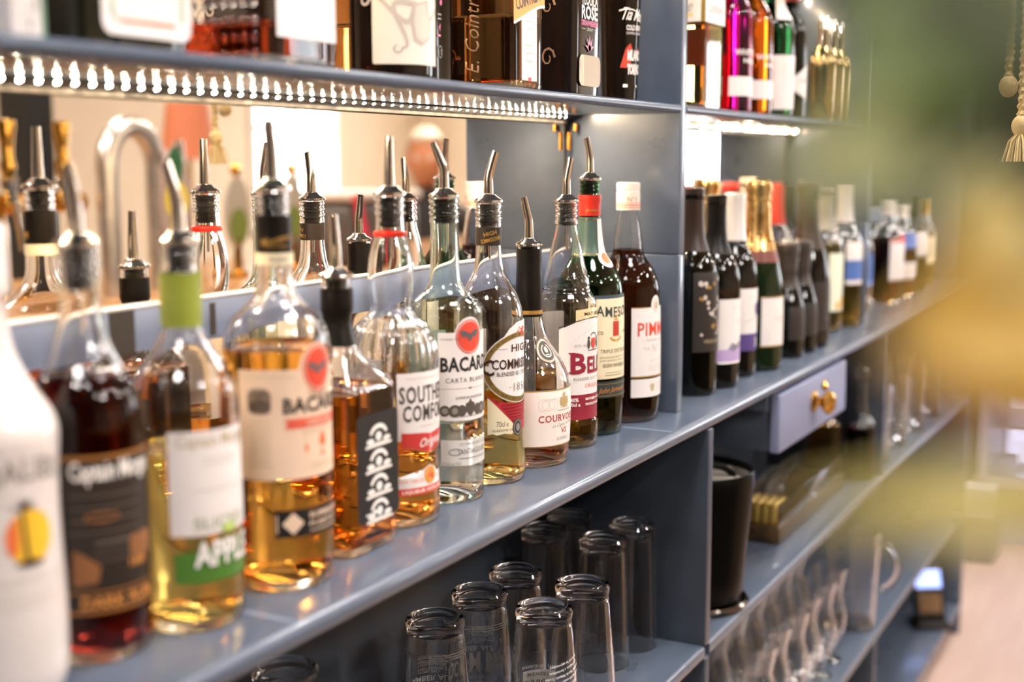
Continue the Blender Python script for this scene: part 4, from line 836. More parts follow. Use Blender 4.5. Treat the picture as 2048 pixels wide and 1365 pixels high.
GLZ = [(-.4560, .0875, 'doom', 'upturned lettered pint glass, nearest of the back row'), (-.3615, .0890, 'doom', 'upturned lettered pint glass behind the nearest back-row one'), (-.3745, .0030, 'sharp', 'upturned pint glass with the white brewery patch, in front'),
       (-.2800, .0870, None, 'plain upturned pint glass third along the back row'), (-.2850, .0000, None, 'plain upturned pint glass behind the white-patched one'), (-.1090, .1360, None, 'upturned glass in the back row half behind two others'),
       (-.1130, .0520, None, 'upturned glass standing taller in view, second from the divider'), (-.0365, .0450, None, 'upturned glass standing alone by the divider'), (-.0370, .1350, None, 'upturned glass farthest back in the corner'), (-.6350, .1420, None, 'upturned glass just hidden by the main shelf edge')]
PMAT = mat('glass_print', '#f4efe8', .6)
pr = Rev([(0, .0405), (.041, .0386), (.091, .0351), (.143, .0303), (.165, .0312)])
NG = None
for i, (x, y, kind, l) in enumerate(GLZ):
    g = PG if i == 0 else copy_tree(PG)
    if 5 <= i <= 8:
        if NG is None: NG = mesh_obj('glass_body', *pint_mesh(.165, .0308, .0342), GLASS, g); dead = [c for c in g.children if c is not NG][0]; NG = NG.data; bpy.data.objects.remove(dead)
        else: g.children[0].data = NG
    g.location = (x, y, -.3066); g['label'] = l
def flip(vf, u0=0, v0=0): return [(-u + u0, -v + v0) for u, v in vf[0]], vf[1]
for g, kind in [(o, k[2]) for o, k in zip([PG] + [bpy.data.objects['pint_glass.%03d' % i] for i in range(1, 10)], GLZ)]:
    if kind == 'doom':
        W = pr.W(42, .036)
        decal('lettering', g, [flip(T('DOOM BAR', 0, 0, .025, .100, .028), 0, .0795), flip(T('AMBER ALE', 0, 0, .0065, .050, .02), 0, .0885), flip(T('ESTABLISHED', 0, 0, .0034, .03, .012), 0, .0505)], W, .0004, PMAT)
        decal('white_patch', g, [rrect(-.019, .012, .019, .044, .002)], W, .0004, PMAT)
        decal('small_lettering', g, [flip(T(s_, -.016, 0, .003, None, .008, al='L'), 0, z) for s_, z in (('AROMA: SPICY,', .0945), ('SWEET ROASTED', .0988), ('TASTE: BALANCED,', .1031), ('DRIED FRUIT, LIGHTLY', .1074), ('FINISH: MOREISH, SOUR', .1117))] + [rc(-.026, z, .016, z + .0003) for z in (.0953, .1039, .1125)], W, .0004, PMAT)
        decal('measure_lines', g, [rc(-.05, .128 + i_ * .0025, .05, .1286 + i_ * .0025) for i_ in range(3)], pr.W(220, .031), .0004, mat('faint_print', '#8c8780', .6))
    if kind == 'sharp':
        W = pr.W(38, .038)
        decal('white_patch', g, [join2(rc(-.021, .035, .021, .0805))], W, .0004, PMAT)
        decal('patch_lettering', g, [flip(T('SHARP’S', 0, 0, .0105, .038, .01), 0, .0685), flip(T('BREWERY', 0, 0, .0042, .028, .008, spc=1.2), 0, .0775)], W, -.0002, mat('patch_ink', '#4a4a50', .6))
        decal('lettering', g, [flip(T('ESTABLISHED 1994', 0, 0, .0032, .044, .012), 0, .0868)], W, .0004, PMAT)
        W = pr.W(250, .036)
        decal('small_lettering', g, [flip(T(s_, 0, 0, .003, None, 0, rot=8), 0, z) for s_, z in (('ale should be approached', .112), ('with respect, a formidable', .106), ('sandbank, North Atlantic Ocean', .100), ('on the north coast where the', .094), ('Doom Bar sandbank', .088))], W, .0004, PMAT)

# ------------------------------------------------------------------ right-hand lower shelves
t = thing('ice_bucket', 'black ice bucket with a pale lining and steel foot beside the divider', 'ice bucket', (.1606, .0295, -.307))
mesh_obj('wall', *lathe([(.012, 0), (.012, .064), (.02, .068), (.05, .07), (.175, .0812), (.196, .0818), (.198, .0805), (.198, .0785), (.19, .0778), (.05, .062), (.05, 0)], 56), mat('gloss_black', '#080706', .3, spec=.12), t)
mesh_obj('lining', *lathe([(.0505, 0), (.0505, .0615), (.188, .0772), (.188, .0755), (.055, .058), (.055, 0)], 48), mat('grey_lining', '#9a948c', .35), t)
mesh_obj('foot', *lathe([(0, 0), (0, .072), (.003, .0765), (.008, .0775), (.0112, .074), (.0118, .066), (.0118, 0)], 48), mat('dark_steel', '#5d5752', .15, 1), t)
mesh_obj('lid', *lathe([(.170, 0), (.170, .0715), (.178, .0722), (.181, .066), (.184, .03), (.184, 0)], 40), mat('pale_lid', '#b8b0a6', .3), t)
mesh_obj('lid_handle', *tube([(-.055 * math.cos(R(a)), .0, .181 + .022 * math.sin(R(a))) for a in range(0, 181, 15)], .0055, 10), mat('gloss_black', '#0e0c0b'), t).rotation_euler = (0, 0, R(-50))
def tumbler(label, x, y, z, H=.11, r=.034, group='tumblers on the lower shelves', name='tumbler', m=GLASS):
    t = thing(name, label, 'glass', (x, y, z), 0, group)
    mesh_obj('glass_body', *lathe([(0, 0), (0, r * .82), (.004, r * .86), (H, r), (H, r - .0022), (.014, r * .8), (.01, 0)], 36), m, t); return t
tumbler('tumbler behind the ice bucket, nearer one', .44, .14, -.307, .12, .035); tumbler('tumbler behind the ice bucket, farther one', .545, .14, -.307, .12, .035, m=mat('lilac_glass', '#d9cbe6', 0, 0, 1, 1.46))
t = thing('serving_tray', 'dark wooden tray with clear upright sides on the lower shelf', 'tray', (.7, .046, -.307))
mesh_obj('tray_base', *box(-.215, .215, -.045, .045, 0, .03, .003), noisy('dark_wood', '#3a2a18', '#5a4428', 6, .4, .1, 40, (1, 8, 8)), t)
for y0 in (-.044, .041): mesh_obj('clear_side', *box(-.214, .214, y0, y0 + .003, .0302, .066, .0006), GLASS, t)
mesh_obj('clear_side', *box(.211, .214, -.04, .04, .0302, .066, .0006), GLASS, t)
for i in range(5):
    o = mesh_obj('sachet', *move(box(-.03, .03, -.006, .006, 0, .037, .0035), (0, 0, 0)), noisy('gold_sachet', '#b58a2a', '#e6cf7c', 50, .3, .3, 90, metal=.4), loc=(.522, .0155 + i * .0145, -.2768))
    o.rotation_euler = (R(random.uniform(-1, 1)), 0, R(random.uniform(-2, 2))); tag(o, 'gold sachet standing in the near end of the wooden tray', 'sachet', 'gold sachets in the tray')
wine('amber bottle standing under the gold-knobbed drawer', .955, .052, .19, .032, GLASS, 'dark cap', CAPB, .62, .013, 'bottles under the drawer', .84, None, name='liquor_bottle', z0=-.307, fillm=AMBER)
t, rv, W = wine('dark red decanter-shaped bottle beneath the drawer, next to divider', 1.002, -.008, .20, .030, GLASS, 'glass stopper', None, .55, .012, 'bottles under the drawer', .84, None, name='liquor_bottle', z0=-.307, fillm=liq('dark_port', '#2a0a08'))
mesh_obj('stopper', *ball((0, 0, .216), .016, 1, 1, 1, 10, 8), GLASS, t)
# hurricane glasses
HG = None; k = 0
HP = [(0, 0), (0, .026), (.0015, .029), (.004, .027), (.008, .012), (.014, .0095), (.022, .011), (.04, .022), (.065, .0325), (.085, .0352), (.105, .0325), (.125, .026), (.14, .0242), (.16, .028), (.185, .0345)]
HQ = chaikin(HP[2:], 2)
for (x, y) in ((.40, .008), (.49, .012), (.58, .006), (.67, .010), (.76, .004), (.85, .008), (.44, .098), (.535, .100), (.625, .096), (.72, .1), (.81, .097), (.9, .1)):
    if HG is None:
        HG = thing('hurricane_glass', 'x', 'glass', (0, 0, 0), 0, 'curved glasses on the bottom shelves')
        mesh_obj('glass_body', *lathe([(0, 0), (0, .026)] + HQ + [(z, r - .002) for z, r in HQ[::-1] if z > .026] + [(.028, .006), (.027, 0)], 40), GLASS, HG); g = HG
    else: g = copy_tree(HG)
    g.location = (x, y, -.6326); k += 1
    g['label'] = ('curved hurricane glass in the front row, %s' if y < .05 else 'curved hurricane glass in the back row, %s') % ['nearest the divider', 'second from the divider', 'third from the divider', 'fourth from the divider', 'fifth from the divider', 'by the jug'][(k - 1) % 6]
t = thing('glass_jug', 'tall clear glass jug with a handle on the second shelf down', 'jug', (1.055, .012, -.633))
mesh_obj('glass_body', *lathe([(0, 0), (0, .045), (.004, .049), (.06, .05), (.195, .0555), (.21, .058), (.21, .0555), (.19, .052), (.06, .0465), (.014, .045), (.012, 0)], 48), GLASS, t)
hd = []
for i in range(13):
    a = R(-80 + 160 * i / 12); hd.append((.052 + .042 * math.cos(a), 0, .13 + .052 * math.sin(a)))
h_ = mesh_obj('handle', *tube(hd, .0065, 12), GLASS, t); h_.rotation_euler = (0, 0, R(-70))
for i, (x, y) in enumerate(((1.16, .0), (1.25, .06), (1.34, .0), (1.43, .06), (1.54, .0), (1.64, .05), (1.76, .0))):
    tumbler('straight tall glass in the far bay under the main shelf, %s' % ['first', 'second', 'third', 'fourth', 'fifth', 'sixth', 'last'][i] + ' along', x, y, -.307, .17, .036, 'tall glasses in the far bay', 'tall_glass')
t = thing('card_reader', 'small black card reader with a glowing screen in the bottom far bay', 'card reader', (1.90, -.005, -.910), R(-58))
mesh_obj('stand', *box(-.045, .045, -.03, .045, 0, .02, .004), BLACK, t)
b_ = mesh_obj('body', *box(-.04, .04, -.012, .012, .0, .15, .006), BLACK, t); b_.location = (0, 0, .018); b_.rotation_euler = (R(-22), 0, 0)
mesh_obj('screen', *box(-.034, .034, -.0145, -.0125, .085, .135), mat('screen_glow', '#9fb4ff', .4, emit=2.2), b_)
mesh_obj('keypad', *box(-.03, .03, -.0142, -.0125, .02, .07), mat('keypad_brown', '#6b4a22', .5), b_)
for i in range(3):
    tumbler('tumbler on the top shelf of the far bay, %s' % ['nearest', 'middle', 'farthest'][i], 1.5 + i * .11, .04, .6602, .1, .035, 'tumblers on the top shelf')

# ------------------------------------------------------------------ room
X0, X1, Y0, Y1, Z0, Z1 = -3.2, 7.0, -4.5, .2, -1.0, 1.6
def struct(name, m, *a, bev=0):
    o = mesh_obj(name, *box(*a, bev), m, smooth=bool(bev)); o['kind'] = 'structure'; return o
CREAMW = noisy('cream_wall', '#e3d2b8', '#e9dac2', 2, .7, .05, 20)
struct('floor', noisy('pink_oak_floor', '#c9ada0', '#d3b9ac', 5, .32, .08, 30, (.6, 6, 1), rough2=.4), X0, X1, Y0, Y1, Z0 - .05, Z0)
struct('ceiling', mat('ceiling_white', '#d8c8b2', .8), X0, X1, Y0, Y1, Z1, Z1 + .05)
struct('wall_back', noisy('dark_back_wall', '#3b3d3c', '#444645', 3, .6, .05, 20), X0, X1, Y1, Y1 + .05, Z0, Z1)
def wall_with_windows(name, axis, pos, th, a0, a1, wins, m):
    """wall slab with rectangular openings; wins: (a, b, z0, z1)"""
    parts = []; cur = a0
    for (a, b, z0, z1) in sorted(wins):
        for seg in ((cur, a, Z0, Z1), (a, b, Z0, z0), (a, b, z1, Z1)): parts.append(seg)
        cur = b
    parts.append((cur, a1, Z0, Z1)); bs = []
    for a, b, z0, z1 in parts:
        if b - a < 1e-4: continue
        bs.append(box(a, b, pos, pos + th, z0, z1) if axis == 'x' else box(pos, pos + th, a, b, z0, z1))
    o = mesh_obj(name, *join(*bs), m, smooth=False); o['kind'] = 'structure'
FW = [(5.0, 5.95, -.15, 1.25)]
wall_with_windows('wall_front', 'x', Y0 - .1, .1, X0, X1, FW, CREAMW)
EW = [(-3.1, -2.02, -.3, 1.2)]
wall_with_windows('wall_right', 'y', X1, .1, Y0, Y1, EW, CREAMW)
struct('wall_left', mat('umber_wall', '#40362e', .8), X0 - .05, X0, Y0, Y1, Z0, Z1)
SKY = mat('daylight_pane', '#ffffff', .5, emit=14, ecol=(.86, .92, 1.0))
FRAME = mat('window_frame_paint', '#efe8dd', .5)
n_ = 0
for (a, b, z0, z1) in FW:
    n_ += 1; fr = [box(a, a + .05, Y0 - .06, Y0 + .02, z0, z1), box(b - .05, b, Y0 - .06, Y0 + .02, z0, z1), box(a, b, Y0 - .06, Y0 + .02, z0, z0 + .05), box(a, b, Y0 - .06, Y0 + .02, z1 - .05, z1), box((a + b) / 2 - .03, (a + b) / 2 + .03, Y0 - .06, Y0 + .02, z0, z1), box(a, b, Y0 - .05, Y0 + .01, (z0 + z1) / 2 - .02, (z0 + z1) / 2 + .02)]
    w = mesh_obj('window_%d' % n_, *join(*fr), FRAME, smooth=False); w['kind'] = 'structure'
    mesh_obj('pane', *box(a, b, Y0 - .085, Y0 - .08, z0, z1), SKY, w, smooth=False)
for (a, b, z0, z1) in EW:
    n_ += 1; fr = [box(X1 - .02, X1 + .06, a, a + .05, z0, z1), box(X1 - .02, X1 + .06, b - .05, b, z0, z1), box(X1 - .02, X1 + .06, a, b, z0, z0 + .05), box(X1 - .02, X1 + .06, a, b, z1 - .05, z1)]
    w = mesh_obj('window_%d' % n_, *join(*fr), FRAME, smooth=False); w['kind'] = 'structure'
    mesh_obj('pane', *box(X1 + .08, X1 + .085, a, b, z0, z1), SKY, w, smooth=False)
# ceiling lamps (warm)
LAMPW = mat('room_lamp_diffuser', '#fff0d8', .5, emit=115, ecol=(1, .96, .91))
LAMPM = mat('lamp_diffuser', '#fff0d8', .5, emit=54, ecol=(1, .95, .93))
for i, (x, y) in enumerate(((-1.9, -.44), (-.45, -.42), (1.0, -.42), (2.5, -.5), (-1.0, -2.4), (1.2, -2.4), (3.4, -1.6), (5.2, -2.6))):
    t = thing('ceiling_lamp', 'round ceiling lamp, number unseen in the picture' if 0 else 'round ceiling lamp above the bar', 'lamp', (x, y, Z1), 0, 'round ceiling lamps')
    mesh_obj('rim', *lathe([(-.03, .20), (-.03, .215), (0, .22), (0, .20), (-.03, .20)], 40), CHROME, t)
    mesh_obj('diffuser', *lathe([(-.022, 0), (-.022, .2), (-.004, .2), (-.004, 0)], 40), LAMPM if y > -1.2 else LAMPW, t)
BULB = mat('spot_bulb', '#fff2dc', .5, emit=600, ecol=(1, .94, .88))
for i in range(11):
    x, y = -2.1 + .5 * i, -.95 if i % 2 else -.30
    t = thing('spotlight', 'small ceiling spotlight over the bar', 'lamp', (x, y, Z1 - .0004), 0, 'ceiling spotlights over the bar')
    mesh_obj('housing', *lathe([(0, 0), (0, .035), (-.07, .042), (-.07, .037), (-.01, .03), (-.01, 0)], 28), mat('spot_black', '#2a2725', .4), t)
    mesh_obj('bulb', *lathe([(-.045, 0), (-.045, .027), (-.03, .02), (-.012, .0)], 20), BULB, t)
for i in range(4):  # unseen lamps added to light the lettering on the pint glasses
    t = thing('spotlight', 'small ceiling spotlight on the customers’ side', 'lamp', (-1.5 + .75 * i, -1.78, Z1 - .0004), 0, 'ceiling spotlights on the customers’ side')
    mesh_obj('housing', *lathe([(0, 0), (0, .045), (-.07, .052), (-.07, .047), (-.01, .04), (-.01, 0)], 28), mat('spot_black', '#2a2725'), t)
    mesh_obj('bulb', *lathe([(-.06, 0), (-.06, .042), (-.045, .035), (-.012, .0)], 20), BULB, t)
# customers' bar counter and what stands on it (seen in the mirrors)
t = thing('bar_counter', 'long wooden bar counter reflected low in the mirror', 'bar counter', (0, 0, Z0))
mesh_obj('counter_front', *box(-2.2, 4.4, -1.62, -1.12, 0, .99, .004), noisy('bar_panel', '#3a2e25', '#443729', 4, .5, .05, 30), t)
mesh_obj('counter_top', *box(-2.25, 4.45, -1.72, -1.06, .99, 1.035, .01), noisy('bar_top_wood', '#8a5f36', '#a87a48', 4, .3, .1, 30, (.6, 6, 6)), t)
CT = .0352
for i in range(4):  # cabinets added as pale reflectors to brighten the amber liquids
    t = thing('base_cabinet', ['pale cabinet under the bar counter, nearest', 'pale cabinet under the bar counter, second along', 'pale cabinet under the bar counter, third along', 'pale cabinet under the bar counter, farthest'][i], 'cabinet', (.95 + i * .72, -1.08, Z0), 0, 'cabinets under the bar counter')
    mesh_obj('cabinet_body', *box(-.35, .35, -.035, .02, .02, .94, .004), mat('pale_cabinet', '#e0c8a4', .45), t)
    for s_ in (-1, 1):
        d_ = mesh_obj('door', *box(s_ * .175 - .17, s_ * .175 + .17, .0205, .038, .06, .92, .004), mat('pale_cabinet', '#e0c8a4'), t); mesh_obj('handle', *tube([(s_ * .03, .045, .6), (s_ * .03, .05, .68), (s_ * .03, .045, .76)], .006, 10), STEEL, d_)
t = thing('beer_font', 'brass beer font with two gold tap handles, reflected at left', 'beer tap', (.29, -1.29, CT))
mesh_obj('column', *lathe([(0, 0), (0, .05), (.01, .052), (.02, .03), (.19, .026), (.19, 0)], 28), BRASS, t)
mesh_obj('crossbar', *tube([(-.16, 0, .205), (.24, 0, .205)], .022, 18), BRASS, t)
for x in (.02, .165):
    mesh_obj('tap_handle', *lathe([(.258, 0), (.258, .012), (.27, .014), (.285, .017), (.30, .012), (.33, .014), (.365, .019), (.375, .018), (.38, 0)], 16), GOLD, t).location = (x, .03, 0)
    tp = mesh_obj('tap', *lathe([(.235, 0), (.235, .018), (.258, .02), (.262, .012), (.262, 0)], 20), CHROME, t); tp.location = (x, .03, 0)
    mesh_obj('nozzle', *tube([(x, .03, .24), (x + .004, .045, .2), (x + .008, .05, .15), (x + .01, .05, .11)], [.012, .011, .009, .007], 12), CHROME, t)
t = thing('beer_font', 'chrome arched beer font with a green and yellow pump clip, reflected', 'beer tap', (.625, -1.23, CT))
pts = [(-.075, 0, 0), (-.075, 0, .28)] + [(-.075 * math.cos(R(a)), 0, .28 + .09 * math.sin(R(a))) for a in range(15, 180, 15)] + [(.075, 0, .28), (.075, 0, 0)]
mesh_obj('arch', *tube(pts, .025, 18), noisy('brushed_chrome', '#c4beb6', '#dcd6ce', 20, .28, .0, metal=.9), t)
mesh_obj('finial', *ball((0, .0, .372), .02), CHROME, t)
mesh_obj('nozzle', *tube([(.12, .03, .34), (.122, .04, .27), (.124, .04, .22)], [.012, .01, .006], 12), CHROME, t)
cl = mesh_obj('pump_clip', *xf(lathe([(-.006, 0), (-.006, .95), (0, 1), (.006, .95), (.006, 0)], 36, .052, .125), Matrix.Translation((.085, .045, .2)) @ Matrix.Rotation(R(90), 4, 'X')), mat('clip_taupe', '#a8948a', .4), t)
Wc = flat((.085, .0515, 0), (-1, 0, 0), (0, 1, 0))
decal('clip_green', cl, [el(0, .285, .024, .042, 20), rc(-.02, .09, .02, .13)], Wc, .0006, mat('clip_green', '#1f5a34', .5), .02)
decal('clip_yellow', cl, [el(0, .205, .04, .042, 20), el(0, .15, .022, .012, 16)], Wc, .0010, mat('clip_yellow', '#d9bf3a', .5), .02)
for x, l in ((1.025, 'oval pump clip with gold finial, reflected centre left'), (1.25, 'oval pump clip with gold finial, reflected beside the window')):
    t = thing('hand_pump', l, 'beer tap', (x, -1.27, CT), 0, 'hand pumps on the bar')
    mesh_obj('stem', *lathe([(0, 0), (0, .03), (.01, .03), (.02, .012), (.10, .01), (.10, 0)], 20), BRASS, t)
    c_ = mesh_obj('pump_clip', *xf(lathe([(-.006, 0), (-.006, .95), (0, 1), (.006, .95), (.006, 0)], 32, .045, .095), Matrix.Translation((0, 0, .165)) @ Matrix.Rotation(R(90), 4, 'X')), mat('clip_grey', '#a89d8d', .45), t)
    decal('clip_green', c_, [el(0, .13, .036, .045, 20)], flat((0, .0066, 0), (-1, 0, 0), (0, 1, 0)), .0006, mat('clip_olive', '#6d7a35', .5), .02)
    mesh_obj('finial', *lathe([(.255, 0), (.256, .008), (.262, .012), (.275, .016), (.285, .01), (.29, 0)], 16), GOLD, t)
t = thing('till', 'dark rounded till with a pale lid and red strap on the bar', 'till', (1.58, -1.3, CT))
mesh_obj('case', *box(-.18, .18, -.12, .12, 0, .18, .03), mat('till_grey', '#5a524c', .4), t)
mesh_obj('lid', *box(-.185, .185, -.125, .125, .1802, .21, .012), mat('till_lid', '#d9c9bb', .4), t)
mesh_obj('strap', *tube([(-.175, .135, .2), (-.165, .14, .13), (-.14, .142, .06), (-.11, .142, .01)], .013, 12), mat('strap_red', '#d8344f', .4), t)
struct('trim_1', mat('black_post', '#14120f', .5), 1.54, 1.665, -2.72, -2.6, Z0, Z1)
t = thing('table_lamp', 'table lamp with a terracotta shade, blurred in the mirror', 'lamp', (2.33, -2.6, Z0))
mesh_obj('stand', *lathe([(0, 0), (0, .16), (.015, .16), (.02, .02), (1.35, .014), (1.35, 0)], 24), BRASS, t)
mesh_obj('lamp_shade', *lathe([(1.34, .11), (1.56, .08), (1.56, .075), (1.34, .105), (1.34, .11)], 32), mat('terracotta', '#c8744f', .7, emit=0), t)
# person at the bar
t = thing('person', 'pale-haired person in a dark top seated across the bar, blurred in the mirror', 'person', (3.08, -1.98, Z0), R(64))
def skin(name, pts, edges, rad, m, parent, sub=2):
    me = bpy.data.meshes.new(name); me.from_pydata(pts, edges, []); me.materials.append(m); o = bpy.data.objects.new(name, me); link(o, parent)
    o.modifiers.new('skin', 'SKIN'); s_ = o.modifiers.new('sub', 'SUBSURF'); s_.levels = sub; s_.render_levels = sub
    for v, r in zip(me.skin_vertices[0].data, rad): v.radius = (r, r) if not isinstance(r, tuple) else r
    me.skin_vertices[0].data[0].use_root = True
    for p in me.polygons: p.use_smooth = True
    return o
SKIN = mat('warm_skin', '#d08a60', .55); TOP = mat('dark_top', '#2f2a28', .8); TRO = mat('dark_trousers', '#26262b', .8)
J = [(0, 0, .70), (0, 0, .86), (0, .01, 1.02), (0, .01, 1.12), (0, .02, 1.19), (0, .035, 1.245), (.17, .01, 1.085), (.235, .04, .87), (.20, .24, .80), (.175, .30, .795), (-.17, .01, 1.085), (-.235, .04, .87), (-.20, .24, .80), (-.175, .30, .795), (.1, .0, .68), (.13, .38, .66), (.13, .36, .30), (.13, .34, .1), (.13, .46, .055), (-.1, .0, .68), (-.13, .38, .66), (-.13, .36, .30), (-.13, .34, .1), (-.13, .46, .055)]
E_ = [(0, 1), (1, 2), (2, 3), (3, 4), (4, 5), (3, 6), (6, 7), (7, 8), (8, 9), (3, 10), (10, 11), (11, 12), (12, 13), (0, 14), (14, 15), (15, 16), (16, 17), (17, 18), (0, 19), (19, 20), (20, 21), (21, 22), (22, 23)]
RD = [(.16, .11), (.145, .10), (.155, .105), (.11, .085), .055, .05, .06, .048, .038, .032, .06, .048, .038, .032, .09, .07, .055, .045, .045, .09, .07, .055, .045, .045]
skin('body', J, E_, RD, TOP, t)
hv = []
V, F = ball((0, 0, 0), 1, 1, 1, 1, 28, 20); HV = []
for v in V:
    x, y, z = v; s_ = 1 - .18 * max(0, -z) ** 1.5; y2 = y * .098; x2 = x * .077 * s_; z2 = z * .12
    if y > .5 and abs(x) < .25: y2 += .012 * math.exp(-((z + .12) / .16) ** 2) * (1 - abs(x) / .25)   # nose
    if y > .5 and abs(abs(x) - .38) < .22 and abs(z - .1) < .15: y2 -= .006
    if y > .6 and abs(x) < .35 and abs(z + .48) < .07: y2 -= .004
    HV.append((x2, y2 + .04, z2 + 1.335))
hd_ = mesh_obj('head', HV, F, SKIN, t)
for s_ in (-1, 1):
    mesh_obj('ear', *ball((s_ * .077, .03, 1.33), .03, .35, .7, 1.1, 12, 8), SKIN, hd_); mesh_obj('eye', *ball((s_ * .03, .128, 1.345), .011, 1, .6, .8, 10, 8), mat('eye_white', '#e8e0d8', .2), hd_)
V, F = ball((0, 0, 0), 1, 1, 1, 1, 24, 16); keep = []
hr = [(x * .092, y * .112 + .034, z * .134 + 1.342) for x, y, z in V]
F2 = [f for f in F if all(not (V[i][1] > .15 and V[i][2] < .52) and V[i][2] > -.35 for i in f)]
h_ = mesh_obj('hair', hr, F2, mat('pale_hair', '#e8d9bf', .6), t); so = h_.modifiers.new('thick', 'SOLIDIFY'); so.thickness = .01
for s_ in (-1, 1):
    hb = (s_ * .172, .315, .795)
    mesh_obj('hand', *ball(hb, .04, 1, 1.15, .42, 14, 10), SKIN, t)
    for i in range(4): skin('finger', [(hb[0] + (i - 1.5) * .019, hb[1] + .035, hb[2]), (hb[0] + (i - 1.5) * .021, hb[1] + .065, hb[2] + .004), (hb[0] + (i - 1.5) * .021, hb[1] + .088 - .006 * abs(i - 1.5), hb[2] - .008)], [(0, 1), (1, 2)], [.009, .0085, .007], SKIN, t, 1)
    skin('thumb', [(hb[0] - s_ * .03, hb[1] + .0, hb[2]), (hb[0] - s_ * .05, hb[1] + .025, hb[2] + .002), (hb[0] - s_ * .055, hb[1] + .048, hb[2])], [(0, 1), (1, 2)], [.011, .0095, .008], SKIN, t, 1)
t = thing('bar_stool', 'dark bar stool under the seated person', 'stool', (3.08, -1.98, Z0))
mesh_obj('seat', *lathe([(.535, 0), (.535, .15), (.56, .17), (.578, .15), (.58, 0)], 32), mat('stool_leather', '#3a2a20', .5), t)
for a in range(4): mesh_obj('leg', *tube([(.11 * math.cos(R(45 + a * 90)), .11 * math.sin(R(45 + a * 90)), .535), (.17 * math.cos(R(45 + a * 90)), .17 * math.sin(R(45 + a * 90)), 0)], .014, 10), mat('stool_wood', '#4a3524', .5), t)

# ------------------------------------------------------------------ far end of the aisle
t = thing('wall_cupboard', 'tall dark wall cupboard beyond the end of the shelving', 'cupboard', (3.5, -.25, -.30))
mesh_obj('carcass', *box(0, .4, -.4, .44, 0, 1.88, .004), noisy('dark_olive_cupboard', '#25261c', '#2d2e22', 4, .4, .05, 30), t)
for y0 in (-.4, .02): mesh_obj('door', *box(-.018, -.001, y0 + .003, y0 + .417, .003, 1.877, .003), noisy('dark_olive_cupboard', '#25261c', '#2d2e22'), t)
t = thing('bottle_fridge', 'low bottle fridge with a lit white interior at far right', 'fridge', (3.15, -.40, Z0))
mesh_obj('carcass', *join(box(0, .5, -.42, .46, 0, .20), box(.46, .5, -.42, .46, .20, .56), box(0, .5, -.42, -.40, .20, .56), box(0, .5, .44, .46, .20, .56), box(0, .5, -.42, .46, .56, .58)), mat('fridge_shell', '#b9b6c2', .4), t, smooth=False)
mesh_obj('interior_light', *box(.44, .455, -.38, .42, .22, .54), mat('fridge_glow', '#dfe2ff', .5, emit=2.4), t, smooth=False)
mesh_obj('door_frame', *join(box(-.03, -.002, -.42, .46, .18, .22), box(-.03, -.002, -.42, .46, .54, .58), box(-.03, -.002, -.42, -.39, .22, .54), box(-.03, -.002, .43, .46, .22, .54)), mat('fridge_door', '#d6d6ea', .4), t, smooth=False)
mesh_obj('shelf', *box(.02, .43, -.39, .43, .405, .415), mat('fridge_shelf', '#e4e6f5', .3), t, smooth=False)
mesh_obj('door_pane', *box(-.02, -.015, -.39, .43, .22, .54), GLASS, t, smooth=False)
for i in range(6):
    tumbler('pale glass inside the lit fridge, lower row', 3.27, -.71 + i * .125, Z0 + .2006, .14, .04, 'glasses in the fridge', 'tall_glass')
t = thing('storage_crate', 'grey crate on the floor at the foot of the fridge', 'crate', (2.92, .065, Z0)); mesh_obj('crate_wall', *box(-.07, .07, -.1, .1, 0, .158, .006), mat('crate_grey', '#8f8a80', .6), t); mesh_obj('rim', *box(-.075, .075, -.105, .105, .150, .158, .002), mat('crate_rim', '#a49e92', .6), t)
t = thing('small_carton', 'small white carton lying on the grey crate', 'carton', (2.92, .050, Z0 + .1586)); mesh_obj('box', *box(-.06, .06, -.075, .08, 0, .066, .003), mat('carton_white', '#e6e6f2', .5), t); mesh_obj('flap', *box(-.06, .06, -.075, .08, .0662, .072, .001), mat('carton_white', '#e6e6f2'), t)

# ropes
ROPE = noisy('hemp_rope', '#b39a68', '#d3bd8c', 60, .8, .6, 160)
def rope(label, x, y, z0, tassel=False):
    t = thing('hanging_rope', label, 'rope', (x, y, z0), 0, 'ropes hanging in the aisle')
    for s in range(3):
        pts = []; n = 150; L = Z1 - z0
        for i in range(n + 1):
            z = L * i / n; a = z * 330 + s * 2 * PI / 3; pts.append((.0026 * math.cos(a), .0026 * math.sin(a), z))
        mesh_obj('strand', *tube(pts, .0031, 7), ROPE, t)
    mesh_obj('knot', *ball((0, 0, .004), .010, 1, 1, 1.2, 14, 10), ROPE, t)
    if tassel:
        fr = []
        for i in range(26):
            a = i * 2.4; r = .003 + .012 * (i / 26); fr.append(tube([(0, 0, .0), (r * math.cos(a), r * math.sin(a), -.012), (r * 1.5 * math.cos(a), r * 1.5 * math.sin(a), -.034)], .0009, 5))
        mesh_obj('tassel', *join(*fr), ROPE, t)
    return t
rope('twisted hemp rope hanging at the top right', -.0370, -.3905, .398)
rope('tasselled hemp rope end at the right edge', -.0420, -.4060, .355, True)

